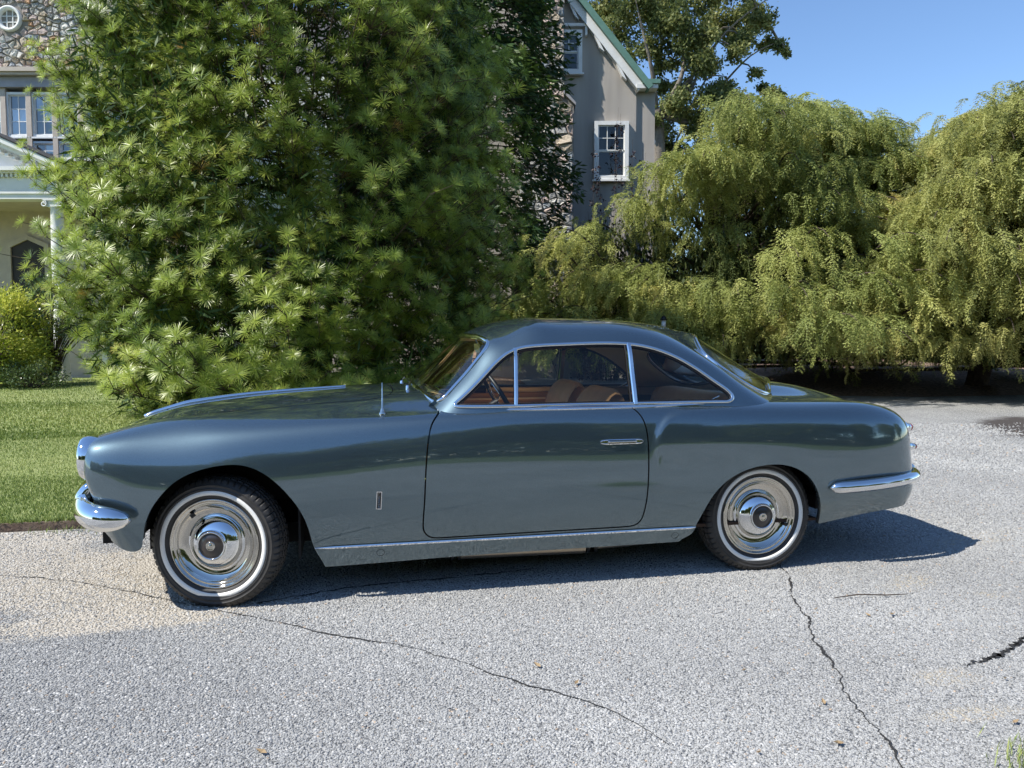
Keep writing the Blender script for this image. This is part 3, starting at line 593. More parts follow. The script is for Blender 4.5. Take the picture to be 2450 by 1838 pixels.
def loops(S, n): return sorted(S, key=len)[::-1][:n]
def pane(name, A, F, mt, off=-.006):
    return shell(name, A, F, mt, car, off=off)
# windscreen and rear screen
a, f, _ = keep(GA, GF, -fws(GA)); ws = pane('windscreen', a, f, M_screen)
frame('windscreen_frame', loops(S2, 1)[0], PRW, M_chrome, ws)
a, f, _ = keep(GA, GF, -frw(GA)); rw = pane('rear_screen', a, f, M_screen)
frame('rear_screen_frame', loops(S3, 1)[0], PRW, M_chrome, rw)
# side glass, three panes a side
wa, wf, _ = keep(GA, GF, -fside(GA))
SL = loops(S1, 2)
def bar_x(x0, x1, z0, z1, far, wdt, nm, parent, mt, out=.006, n=20):
    q = [on_gh(a, b, far) for a, b in zip(np.linspace(x0, x1, n), np.linspace(z0, z1, n))]
    P = np.array([i[0] for i in q]); Nn = np.array([i[1] for i in q])
    h = wdt/2; V, Fq = sweep(P, Nn, [(-h, -.014), (-h, out*.4), (-h*.6, out), (h*.6, out), (h, out*.4), (h, -.014)])
    return obj(nm, mesh(nm, V, Fq, False), mt, parent)
for far in (False, True):
    sgn = 1 if far else -1
    half = np.where(wa[:, 1]*sgn > 0, 1., -1.)
    a, f, _ = keep(wa, wf, half)
    xa = lambda z: .032+(z-.90)*.07      # leaning vent divider
    p1 = keep(a, f, xa(a[:, 2])-a[:, 0]); p2 = keep(a, f, a[:, 0]-xa(a[:, 2])); p3 = keep(p2[0], p2[1], p2[0][:, 0]-.652); p2 = keep(p2[0], p2[1], .652-p2[0][:, 0])
    vent = pane('vent_window', p1[0], p1[1], M_glass); pane('door_window', p2[0], p2[1], M_glass); qw = pane('quarter_window', p3[0], p3[1], M_glass)
    fr = frame('side_window_frame', [s for s in SL if (s[:, 1].mean() > 0) == far][0], PR, M_chrome, car)
    bar_x(.032, .0525, .898, 1.176, far, .020, 'vent_divider', fr, M_chrome, .008)
    bar_x(.652, .652, .895, 1.20, far, .026, 'window_post', fr, M_chrome, .010)
    bar_x(.630, .630, .895, 1.195, far, .008, 'window_channel', fr, M_black, .004)
    # rubber rebate inside the frame
    fs = [s for s in SL if (s[:, 1].mean() > 0) == far][0]
    frame('window_seal', fs, [(-.016, -.016), (-.016, -.004), (.006, -.004), (.006, -.016)], M_black, fr, smooth=False)
    # plated waist moulding
    xs = np.linspace(-.325, 1.20, 70); zz = np.interp(xs, [-.325, .6, 1.2], [.884, .886, .892])
    P = []; Nn = []
    for q, w in zip(xs, zz):
        p, n = on_side(q, w-.004, far); P.append(p); Nn.append(n)
    tp = np.clip(np.minimum((np.arange(70)+.5)/4, (70-np.arange(70)+4)/8), .25, 1)
    V, Fq = sweep(P, Nn, [(-.013, -.004), (-.013, .006), (-.007, .011), (.002, .010), (.004, .006), (.010, .008), (.015, .004), (.015, -.004)], taper=tp)
    obj('waist_moulding', mesh('waist_moulding', V, Fq, False), M_chrome, car)
    # sill strip
    xs = np.linspace(-.925, .965, 60); P, Nn = zip(*[on_side(q, .263, far) for q in xs])
    tp = np.clip((np.arange(60)+.6)/3, .2, 1)*np.clip((60-np.arange(60))/2, .3, 1)
    V, Fq = sweep(P, Nn, [(-.0075, -.003), (-.0075, .006), (-.003, .010), (.003, .010), (.0075, .006), (.0075, -.003)], taper=tp)
    obj('sill_strip', mesh('sill_strip', V, Fq, False), M_chrome, car)
    for jx in (-.625, .86):
        p, n = on_side(jx, .222, far)
        t = np.linspace(0, 2*math.pi, 28, endpoint=False); ux = np.array([1, 0, 0.]); uz = np.cross(n, ux)
        V, Fq = sweep(p+.018*(np.cos(t)[:, None]*ux+np.sin(t)[:, None]*uz), np.tile(n, (28, 1)), [(-.001, -.002), (-.001, .0006), (.001, .0006), (.001, -.002)], True)
        obj('jacking_cover', mesh('jacking_cover', V, Fq, False), M_well, car)
    # hinge of the quarter window
    p, n = on_gh(1.135, .938, far); m = MB(); m.tube([p-n*.03, p-n*.035+[-.03, 0, -.012], p-n*.03+[-.06, 0, -.03]], [.006, .005, .004], 8); m.build('window_catch', M_chrome, qw, True)
    # rear lamps
    for (lz, lx, ly, r) in ((.725, 2.285, -.60, .030), (.615, 2.318, -.60, .024)):
        c = (lx, -ly if far else ly, lz)
        m = MB().lathe([(r*1.25, -.02), (r*1.25, .012), (r, .018), (r*.95, .03), (r*.72, .048), (r*.35, .062), (.001, .066)], 24, 'x', c); o = m.build('tail_lamp', M_chrome, car, True)
        MB().lathe([(r*.75, .044), (r*.7, .055), (r*.4, .067), (.001, .071)], 24, 'x', c).build('lens', M_red, o, True)
    # headlamp
    hy = (.598 if far else -.598); hc0 = (-1.900, hy, .69)
    m = MB().lathe([(.096, .04), (.1005, .012), (.1005, -.010), (.098, -.026), (.092, -.036), (.088, -.038), (.086, -.034)], 48, 'x', hc0); hl = m.build('headlamp_ring', M_chrome, car, True)
    MB().lathe([(.087, -.034), (.075, -.042), (.05, -.049), (.02, -.052), (.0005, -.053)], 40, 'x', hc0).build('headlamp_glass', M_lens, hl, True)
    MB().lathe([(.086, -.038), (.07, -.01), (.045, .012), (.0005, .03)], 40, 'x', hc0).build('reflector', M_chrome, hl, True)
    # side grille bars
    for gz in (.50, .535, .57):
        xs = np.linspace(.10, .40, 12)
        m = MB(); m.tube([(-2.04+.12*(abs(q)/.5)**2.2-.008, (q if far else -q), gz) for q in xs], .007, 8); m.build('grille_bar', M_chrome, car, True)
# emblem on the near and far wing: narrow plated frame, dark field, raised letters
for far in (False, True):
    p, n = on_side(-.632, .481, far); ex = np.cross([0, 0, 1.], n); ex /= np.linalg.norm(ex); ez = np.cross(n, ex)
    if ex[0] < 0: ex = -ex
    R = Matrix((ex, n, ez)).transposed().to_4x4(); R.translation = Vector(p)
    m = MB(); w, h = .0125, .042
    m.box(-w, -w+.0035, -.002, .005, -h, h); m.box(w-.0035, w, -.002, .005, -h, h); m.box(-w+.0035, w-.0035, -.002, .005, h-.004, h); m.box(-w+.0035, w-.0035, -.002, .005, -h, -h+.004)
    o = m.build('wing_badge', M_chrome, car); o.matrix_local = R@Matrix.Rotation(math.radians(3), 4, 'Y')
    MB().box(-w+.003, w-.003, -.0015, .002, -h+.003, h-.003).build('badge_field', M_black, o)
    m = MB()
    for i in range(7):
        zc = .031-i*.0102; s = .0034
        a = [[(-s, s), (s, s)], [(-s, s), (-s, -s)], [(-s, -s), (s, -s)], [(s, s), (s, -s)], [(-s, 0), (s, 0)], [(-s, s), (s, -s)]]
        for q in [(0, 1, 4), (1, 2, 3), (1, 3, 5), (0, 1, 2, 4), (0, 1, 4, 2), (1, 3, 4), (0, 2, 5)][i]:
            (x0, z0), (x1, z1) = a[q]; m.tube([(x0, .0028, z0+zc), (x1, .0028, z1+zc)], .0009, 4)
    m.build('badge_lettering', M_dchrome, o)
# bonnet spear
xs = np.linspace(-1.815, -.78, 60); q = [on_top(a, 0.0) for a in xs]
V, Fq = sweep([i[0] for i in q], [i[1] for i in q], [(-.026, -.003), (-.025, .010), (-.013, .020), (0, .017), (.013, .020), (.025, .010), (.026, -.003)], taper=np.clip(np.r_[np.linspace(.7, 1, 12), np.linspace(1, .5, 48)], .3, 1))
obj('bonnet_spear', mesh('bonnet_spear', V, Fq), M_chrome, hood)
# shield grille in the nose
m = MB(); cz = .53
ol = [(a*.85, b*.8) for a, b in [(-.085, .13), (-.05, .165), (0, .172), (.05, .165), (.085, .13), (.088, .06), (.07, -.02), (.04, -.09), (0, -.14), (-.04, -.09), (-.07, -.02), (-.088, .06)]]
ring = curve([(-2.06-(.01 if b < .1 else -.03*(b-.1)/.04), a, cz+b) for a, b in ol+ol[:1]], 60)[:-1]
m.tube(ring, .010, 8, True); sg_ = m.build('shield_grille', M_chrome, car, True)
MB().add([(-2.056, a, cz+b) for a, b in ol], [tuple(range(12))]).build('grille_mesh', M_black, sg_)
for k in range(7):
    bz = cz+.104-k*.028; hw = .85*np.interp((bz-cz)/.8, [-.14, -.09, -.02, .06, .13, .17], [.0, .04, .07, .088, .085, .05])
    m = MB(); m.tube([(-2.066, -hw, bz), (-2.074, 0, bz), (-2.066, hw, bz)], .005, 6); m.build('grille_bar', M_chrome, sg_, True)
# bumpers
def bumper(nm, path, hgt, thick, ends):
    P = curve(path, 60); P = np.concatenate([P, (P*[1, -1, 1])[::-1][1:]]); n = len(P)
    T = np.gradient(P, axis=0); Nn = np.cross(T, [0, 0, 1.]); Nn /= np.linalg.norm(Nn, axis=1)[:, None]
    if (Nn[n//2][0] > 0) != (P[n//2][0] > 0): Nn = -Nn
    s = np.r_[0, np.cumsum(np.linalg.norm(np.diff(P, axis=0), axis=1))]; e = np.minimum(s, s[-1]-s)
    tp = np.clip(np.sqrt(np.clip(1-(1-np.clip(e/ends, 0, 1))**2, 0, 1)), .06, 1)
    prof = [(hgt*math.sin(t), thick*(math.cos(t) if math.cos(t) > 0 else .35*math.cos(t))) for t in np.arange(20)*2*math.pi/20]
    V, Fq = sweep(P, Nn, prof, taper=tp); return obj(nm, mesh(nm, V, Fq), M_chrome, car)
fb = bumper('front_bumper', [(-1.69, -.795, .442), (-1.75, -.80, .446), (-1.83, -.775, .452), (-1.89, -.70, .457), (-1.955, -.53, .46), (-2.03, -.25, .462), (-2.055, 0, .463)], .058, .052, .15)
rb = bumper('rear_bumper', [(1.71, -.79, .44), (1.85, -.795, .444), (2.05, -.775, .451), (2.22, -.728, .457), (2.32, -.665, .460), (2.405, -.45, .463), (2.43, 0, .464)], .034, .036, .07)
for s in (-1, 1):
    P = curve([(-1.93, s*.52, .38), (-1.965, s*.52, .42), (-1.97, s*.52, .475), (-1.945, s*.52, .53), (-1.905, s*.52, .56)], 16)
    m = MB(); m.tube(P, np.interp(np.arange(16), [0, 3, 9, 13, 15], [.016, .034, .036, .028, .008]), 12); m.build('overrider', M_chrome, fb, True)
    P = curve([(2.385, s*.55, .415), (2.40, s*.55, .45), (2.395, s*.55, .49), (2.375, s*.55, .515)], 12)
    m = MB(); m.tube(P, np.interp(np.arange(12), [0, 3, 8, 11], [.012, .024, .02, .005]), 12); m.build('overrider', M_chrome, rb, True)
    m = MB(); m.box(-1.880, -1.870, s*.60-.010, s*.60+.010, .36, .43); m.build('bumper_bracket', M_black, fb)
# ---- wheels
def tyre_mesh():
    R = .305; prof = [(.203, -.066), (.206, .066), (.214, .074), (.228, .083), (.250, .087), (.268, .086), (.282, .081), (.291, .074), (.297, .066)]
    half = [(.203, .060), (.207, .072), (.216, .078), (.226, .083), (.246, .0865), (.252, .0862), (.2535, .0880), (.2555, .0880), (.257, .0858), (.270, .0845), (.2712, .0862), (.2728, .0860), (.274, .0835), (.286, .078), (.2935, .0715), (.299, .063), (.3015, .052)]
    tread = [(.3025, .050), (.2955, .047), (.2955, .041), (.3045, .038), (.305, .020), (.298, .017), (.298, .011), (.3055, .008)]
    p = half+tread; p = p+[(r, -h) for r, h in p[::-1]]
    n = 300; V = np.zeros((n, len(p), 3)); ang = np.arange(n)*2*math.pi/n
    for j, (r, h) in enumerate(p):
        rr = np.full(n, r); hh = np.full(n, h)
        ah = abs(h)
        if r > .285 and ah > .035:
            rr = np.where(np.arange(n) % 5 == 0, r-.007, r)            # shoulder sipes
        elif r > .30 and ah > .005: rr = np.where((np.arange(n)+2) % 5 == 0, r-.004, r)
        sk = h*.5
        V[:, j] = np.stack([rr*np.cos(ang+sk), hh, rr*np.sin(ang+sk)], 1)
    k = len(p); i = np.arange(n)[:, None]; j = np.arange(k-1)[None]
    Fq = np.stack([i*k+j, i*k+j+1, ((i+1) % n)*k+j+1, ((i+1) % n)*k+j], -1).reshape(-1, 4)
    V = V.reshape(-1, 3)
    return V, Fq
TV, TF = tyre_mesh()
tyre_flat = TV.copy(); zmin = -.294; tyre_flat[:, 2] = np.maximum(tyre_flat[:, 2], zmin); low = TV[:, 2] < -.22
tyre_flat[low, 1] *= 1+.10*np.clip((-.22-TV[low, 2])/.08, 0, 1)
TYRE_ME = mesh('tyre', tyre_flat, TF, True); TYRE_ME.polygons.foreach_set('use_smooth', (np.hypot(TV[TF][:, :, 0], TV[TF][:, :, 2]).max(1) < .288)); TYRE_ME.materials.append(M_tyre)
def lathe_me(nm, prof, mt, n=96, c=(0, 0, 0)):
    m = MB().lathe([(r, -h) for r, h in prof], n, 'y', c); me = mesh(nm, m.V, m.F, True); me.materials.append(mt)
    bm = bmesh.new(); bm.from_mesh(me); bmesh.ops.remove_doubles(bm, verts=bm.verts, dist=1e-5); bmesh.ops.recalc_face_normals(bm, faces=bm.faces); bm.to_mesh(me); bm.free(); return me
ME_ww = lathe_me('whitewall', [(.2258, .0815), (.2266, .0848), (.2345, .0866), (.2465, .0882), (.2475, .0855)], M_white)
ME_rim = lathe_me('rim', [(.209, .050), (.2095, .068), (.2075, .0765), (.203, .0785), (.1985, .076), (.196, .0695), (.1915, .067), (.187, .070), (.183, .0685), (.179, .062), (.172, .054), (.160, .0445), (.148, .0405), (.139, .041), (.132, .0375), (.126, .038), (.10, .036), (.0005, .03)], M_dchrome)
ME_cap = lathe_me('hubcap', [(.134, .036), (.133, .0445), (.129, .047), (.1245, .0465), (.121, .050), (.117, .0575), (.110, .068), (.099, .0795), (.086, .0885), (.073, .0945), (.0655, .0965), (.0655, .108), (.0625, .1115), (.0585, .110), (.057, .1035)], M_chrome)
ME_cen = lathe_me('centre_cap', [(.0575, .1035), (.050, .1035), (.046, .106), (.03, .110), (.021, .1115), (.0005, .1125)], M_cap, 48)
ME_emb = lathe_me('emblem', [(.0215, .110), (.021, .1145), (.018, .1152), (.016, .1140), (.009, .1140), (.0078, .1150), (.0005, .1152)], M_dchrome, 32)
m = MB().box(-.008, .008, -.074, -.056, -.009, .009); ME_clip = mesh('valve_clip', m.V, m.F, False); ME_clip.materials.append(M_black)
ME_back = lathe_me('wheel_back', [(.205, .05), (.19, -.05), (.0005, -.05)], M_well, 48)
def wheel(xc, s, steer, vang):
    w = obj('wheel', ME_rim, None, car, (xc, s*.633, .2925), (0, 0, (0 if s < 0 else math.pi)+steer))
    for nm, me in (('tyre', TYRE_ME), ('whitewall', ME_ww), ('hubcap', ME_cap), ('centre_cap', ME_cen), ('emblem', ME_emb), ('brake_drum', ME_back)): obj(nm, me, None, w)
    obj('valve_clip', ME_clip, None, w, (.163*math.cos(vang), 0, .163*math.sin(vang)), (0, math.pi/2-vang, 0))
wheel(-1.352, -1, math.radians(-15), math.radians(128)); wheel(1.352, -1, 0, math.radians(-20)); wheel(-1.352, 1, math.radians(-15), 1.0); wheel(1.352, 1, 0, 2.2)
# wheel housings and underside
for xc in (-1.30, 1.33):
    for s in (-1, 1):
        m = MB(); prof = [(-.375, .45), (-.375, .50), (-.32, .62), (-.18, .70), (0, .72), (.18, .70), (.34, .62), (.40, .50), (.40, .42)]
        if xc > 0: prof = [(a, min(b, .66)) for a, b in prof]
        n = len(prof); V = [(xc+a*.93, s*.70, b) for a, b in prof]+[(xc+a, s*.40, b) for a, b in prof]
        m.add(V, [(i, i+1, n+i+1, n+i) for i in range(n-1)]+[tuple(n+i for i in range(n))]); m.build('wheel_housing', M_well, car)
m = MB(); m.box(-.88, .90, -.70, .70, .195, .24); m.box(-1.86, -1.72, -.62, .62, .30, .40); m.box(1.74, 2.2, -.62, .62, .29, .36); m.box(-1.72, 1.74, -.38, .38, .20, .30)
m.build('floor_pan', M_well, car)
m = MB(); m.box(-1.0, -.99, -.70, .70, .2, .80); m.build('bulkhead', M_well, car)
m = MB(); m.tube([(-.75, -.60, .165), (-.28, -.60, .162)], .026, 14); m.tube([(-.24, -.60, .160), (.42, -.60, .150)], .034, 14); m.tube([(.47, -.60, .155), (.75, -.60, .165), (1.0, -.5, .20)], .022, 14)
ex = m.build('exhaust_pipe', pm('exhaust_steel', (.42, .36, .28), .35, .9), car, True)
for q in (-.27, -.235, .435, .475):
    m = MB(); m.tube([(q-.008, -.60, .159), (q+.008, -.60, .159)], .038, 14); m.build('pipe_clamp', M_black, ex, True)
# ---- aerial
p, n = on_top(-.607, -.668); m = MB().lathe([(.016, -.004), (.016, .004), (.011, .010), (.0085, .02), (.006, .028), (.0042, .03), (.0042, .075), (.0032, .077), (.0032, .12), (.0022, .122), (.0022, .148), (.0001, .15)], 20, 'z', tuple(p)); m.build('aerial', M_dchrome, car, True)
# wipers
for yy in (-.33, .12):
    m = MB(); b = np.array([-.462, yy, .972]); m.lathe([(.010, -.05), (.009, .006), (.006, .012), (.0002, .014)], 14, 'z', tuple(b)); m.tube([b+[0, 0, .014], b+[.03, .10, .035], b+[.028, .28, .033]], [.006, .004, .003], 8)
    m.tube([b+[.022, .08, .022], b+[.024, .46, .024]], .005, 6); m.build('wiper', M_chrome, car, True)
# ---- cabin
def cushion(nm, pts, r, mt, w0, w1, parent, n=26):
    "a padded shape: side outline (x,z) given width w0..w1 with rounded flanks"
    P = np.array(pts); c = P.mean(0); V = []; ys = np.linspace(-1, 1, 13)
    for q in ys:
        k = (1-abs(q)**4*.14)
        for a in P: V.append((c[0]+(a[0]-c[0])*k, (w0+w1)/2+q*(w1-w0)/2, c[1]+(a[1]-c[1])*(1-abs(q)**5*.10)))
    m_ = len(P); Fq = [(i*m_+j, i*m_+(j+1) % m_, (i+1)*m_+(j+1) % m_, (i+1)*m_+j) for i in range(12) for j in range(m_)]+[tuple(range(m_)), tuple(12*m_+q for q in range(m_))[::-1]]
    return obj(nm, mesh(nm, V, Fq), mt, parent)
def closedc(p, n=36): return curve(list(p)+[p[0]], n)[:-1]
for y0, y1 in ((-.60, -.06), (.06, .60)):
    sq = cushion('front_seat', closedc([(.0, .42), (.02, .52), (.25, .55), (.48, .52), (.52, .44), (.45, .38), (.1, .37)]), 0, M_leather, y0, y1, car)
    cushion('backrest', closedc([(.45, .47), (.44, .60), (.50, .80), (.56, .93), (.61, .965), (.65, .94), (.63, .80), (.585, .60), (.55, .47)]), 0, M_leather, y0+.02, y1-.02, sq)
rs = cushion('rear_seat', closedc([(.88, .42), (.90, .56), (1.1, .58), (1.25, .56), (1.3, .45), (1.2, .38), (1.0, .37)]), 0, M_leather, -.60, .60, car)
cushion('backrest', closedc([(1.20, .50), (1.20, .65), (1.25, .80), (1.29, .90), (1.34, .915), (1.38, .88), (1.36, .7), (1.33, .52)]), 0, M_leather, -.58, .58, rs)
MB().box(1.33, 1.72, -.52, .52, .86, .885).build('parcel_shelf', M_liner, car, bevel=.006)
MB().box(-.85, 1.7, -.69, .69, .245, .26).build('cabin_floor', M_carpet, car)
dash = cushion('dashboard', closedc([(-.40, .70), (-.40, .90), (-.34, .945), (-.25, .935), (-.20, .90), (-.19, .80), (-.22, .72)]), 0, M_paint, -.62, .62, car)
for s in (-1, 1):
    dp = MB().box(-.33, .88, s*.700-.008, s*.700+.008, .30, .862).build('door_trim', M_leather, car, bevel=.004)
    for tz in (.78, .815):
        MB().box(-.28, .58, s*.688-.004, s*.688+.004, tz, tz+.012).build('trim_band', M_liner, dp)
    MB().box(.1, .35, s*.672-.02, s*.672+.02, .66, .70).build('arm_rest', M_leather, dp, bevel=.008)
t = np.linspace(0, 2*math.pi, 48, endpoint=False); cw = np.array([.03, -.34, .895]); ax = np.array([.86, 0, .51]); e1 = np.array([0, 1., 0]); e2 = np.cross(ax, e1)
m = MB(); m.tube(cw+.195*(np.cos(t)[:, None]*e1+np.sin(t)[:, None]*e2), .011, 8, True); sw = m.build('steering_wheel', M_black, car, True)
m = MB(); m.tube(cw+.125*(np.cos(t)[:, None]*e1+np.sin(t)[:, None]*e2), .005, 6, True)
for a in (0.35, math.pi-.35, -math.pi/2): m.tube([cw-ax*.02, cw+.19*(math.cos(a)*e1+math.sin(a)*e2)], .006, 6)
m.build('spokes_and_horn_ring', M_chrome, sw, True)
m = MB(); m.tube([cw-ax*.02, cw-ax*.35], .022, 10); m.build('steering_column', M_black, sw, True)
m = MB(); m.tube([(-.055, 0, 1.235), (-.03, 0, 1.19)], .005, 8); m.box(-.04, -.025, -.10, .10, 1.145, 1.195); m.build('interior_mirror', M_chrome, car)
# ================================================================ THE HOUSE
def LP(px, py, D):
    "point of the photograph (2211 px wide) on the plane D metres beyond the viewpoint -> (right, height)"
    X = px*2450/2211; Y = py*2450/2211; a = (X-1225)/FPX; b = -(Y-919)/FPX
    fc = math.cos(PITCH)+b*math.sin(PITCH); zc = -math.sin(PITCH)+b*math.cos(PITCH)
    return (a/fc*D, CAM[2]+zc/fc*D)
M_stones = [pm('stone_%s' % n, c, .9, noise=(5, c2, .2), bump=(14, .7, .04)) for n, c, c2 in (
    ('grey', (.42, .41, .39), (.28, .27, .26)), ('tan', (.52, .44, .34), (.38, .31, .24)), ('pink', (.54, .43, .38), (.40, .32, .29)),
    ('blue', (.36, .39, .42), (.26, .28, .30)), ('pale', (.62, .60, .55), (.45, .43, .40)), ('rust', (.45, .25, .13), (.33, .24, .17)))]
M_mortar = pm('mortar', (.24, .22, .195), .95, bump=(20, .6, .02))
M_stucco = bpy.data.materials.new('stucco'); M_stucco.use_nodes = True
def _stucco():
    nt = M_stucco.node_tree; L = nt.links.new; b = nt.nodes['Principled BSDF']; tc = N(nt, 'ShaderNodeTexCoord'); mp = N(nt, 'ShaderNodeMapping'); mp.inputs['Scale'].default_value = (1.6, 1.6, .16)
    n1 = N(nt, 'ShaderNodeTexNoise'); n1.inputs['Scale'].default_value = 1.4; n1.inputs['Detail'].default_value = 6; n2 = N(nt, 'ShaderNodeTexNoise'); n2.inputs['Scale'].default_value = .7; n2.inputs['Detail'].default_value = 4
    L(tc.outputs['Object'], mp.inputs[0]); L(mp.outputs[0], n1.inputs['Vector']); L(tc.outputs['Object'], n2.inputs['Vector'])
    r = N(nt, 'ShaderNodeValToRGB'); e = r.color_ramp.elements; e[0].position = .32; e[0].color = (.27, .245, .22, 1); e[1].position = .72; e[1].color = (.50, .455, .40, 1); L(n1.outputs['Fac'], r.inputs[0])
    c = mixc(nt, n2.outputs['Fac'], r.outputs[0], (.38, .345, .31)); L(c, b.inputs['Base Color']); b.inputs['Roughness'].default_value = .92
    n3 = N(nt, 'ShaderNodeTexNoise'); n3.inputs['Scale'].default_value = 60; bp = N(nt, 'ShaderNodeBump'); bp.inputs['Strength'].default_value = .4; bp.inputs['Distance'].default_value = .01
    L(tc.outputs['Object'], n3.inputs['Vector']); L(n3.outputs['Fac'], bp.inputs['Height']); L(bp.outputs[0], b.inputs['Normal'])
_stucco()
M_trimw = pm('white_paint', (.78, .78, .77), .55, noise=(3, (.66, .66, .64), .25)); M_trimb = pm('beige_stone', (.52, .45, .38), .8, noise=(4, (.42, .36, .31), .2))
M_trimg = pm('grey_paint', (.34, .33, .35), .7, noise=(3, (.27, .26, .27), .2)); M_green = pm('green_copper', (.085, .19, .145), .55, noise=(4, (.13, .24, .19), .2))
M_slate = pm('dark_roof', (.045, .045, .05), .7); M_pane = glassmat('window_glass', (.55, .60, .62), 3.2); M_pane2 = glassmat('shaded_glass', (.5, .55, .56), 1.2); M_backing = pm('dark_backing', (.015, .016, .018), .9)  # gable panes: shade put into a darker, less reflective copy of the glass
M_blind = pm('grey_blind', (.16, .18, .19), .9); M_curtain = pm('net_curtain', (.48, .52, .58), .9); M_dark = pm('dark_door', (.022, .017, .014), .6)
def voronoi(poly, n, seed, aniso=1.35):
    r = np.random.default_rng(seed); P = np.array(poly, float); lo, hi = P.min(0), P.max(0); S = []
    tries = 0; A = (hi-lo)[0]*(hi-lo)[1]; dmin = .62*math.sqrt(A/n)
    while len(S) < n and tries < 9000:
        q = lo+(hi-lo)*r.random(2); tries += 1
        k = dmin*(.62+.6*r.random())
        if all(math.hypot((q[0]-s[0])/aniso, q[1]-s[1]) > k for s in S): S.append(q)
    S = np.array(S); cells = []
    for i, s in enumerate(S):
        c = [np.array(v) for v in ((s[0]-.9, s[1]-.9), (s[0]+.9, s[1]-.9), (s[0]+.9, s[1]+.9), (s[0]-.9, s[1]+.9))]
        for j in np.argsort(((S-s)**2).sum(1))[1:22]:
            d = (S[j]-s)/np.array([aniso**2, 1]); mid = (S[j]+s)/2; out = []
            for k in range(len(c)):
                a, b = c[k], c[(k+1) % len(c)]; fa, fb = (a-mid)@d, (b-mid)@d
                if fa <= 0: out.append(a)
                if fa*fb < 0: out.append(a+(b-a)*fa/(fa-fb))
            c = out
            if len(c) < 3: break
        if len(c) >= 3: cells.append((s, np.array(c)))
    return cells
def clip_poly(c, poly):
    "convex clip polygon, ccw"
    P = np.array(poly); 
    if np.sum(P[:, 0]*np.roll(P[:, 1], -1)-np.roll(P[:, 0], -1)*P[:, 1]) < 0: P = P[::-1]
    for i in range(len(P)):
        a, b = P[i], P[(i+1) % len(P)]; nrm = np.array([b[1]-a[1], -(b[0]-a[0])]); out = []
        for k in range(len(c)):
            p, q = c[k], c[(k+1) % len(c)]; fp, fq = (p-a)@nrm, (q-a)@nrm
            if fp <= 0: out.append(p)
            if fp*fq < 0: out.append(p+(q-p)*fp/(fp-fq))
        c = np.array(out)
        if len(c) < 3: return None
    return c
def stones(parent, poly, n, y, seed, mats=(0, 0, 0, 1, 1, 2, 2, 3, 4, 4), keepout=None, proud=.065):
    r = np.random.default_rng(seed+50)
    for s, c in voronoi(poly, n, seed):
        c = clip_poly(c, poly)
        if c is None: continue
        if keepout and keepout(c.mean(0)): continue
        o2 = c.mean(0); cc = o2+(c-o2)*(1-.020/max(.08, np.linalg.norm(c-o2, axis=1).mean())); m = len(cc)
        if np.linalg.norm(cc-o2, axis=1).mean() < .035: continue
        cc = cc+r.normal(size=cc.shape)*.008
        pr = proud*(.6+.7*r.random()); tl = r.normal(size=2)*.10
        rings = []
        for sc, dp in ((1.0, .0), (.95, .7), (.80, .95), (.40, 1.0)):
            rings += [(o2[0]+(a-o2[0])*sc, y-pr*dp-((a-o2[0])*tl[0]+(b-o2[1])*tl[1])*sc*(dp > 0)-(.012*r.normal() if dp > .6 else 0), o2[1]+(b-o2[1])*sc) for a, b in cc]
        Fq = [(k*m+i, k*m+(i+1) % m, (k+1)*m+(i+1) % m, (k+1)*m+i) for k in range(3) for i in range(m)]+[tuple(3*m+i for i in range(m))]
        me = mesh('stone', rings, Fq, False); o = obj('stone', me, M_stones[mats[r.integers(len(mats))]], parent)
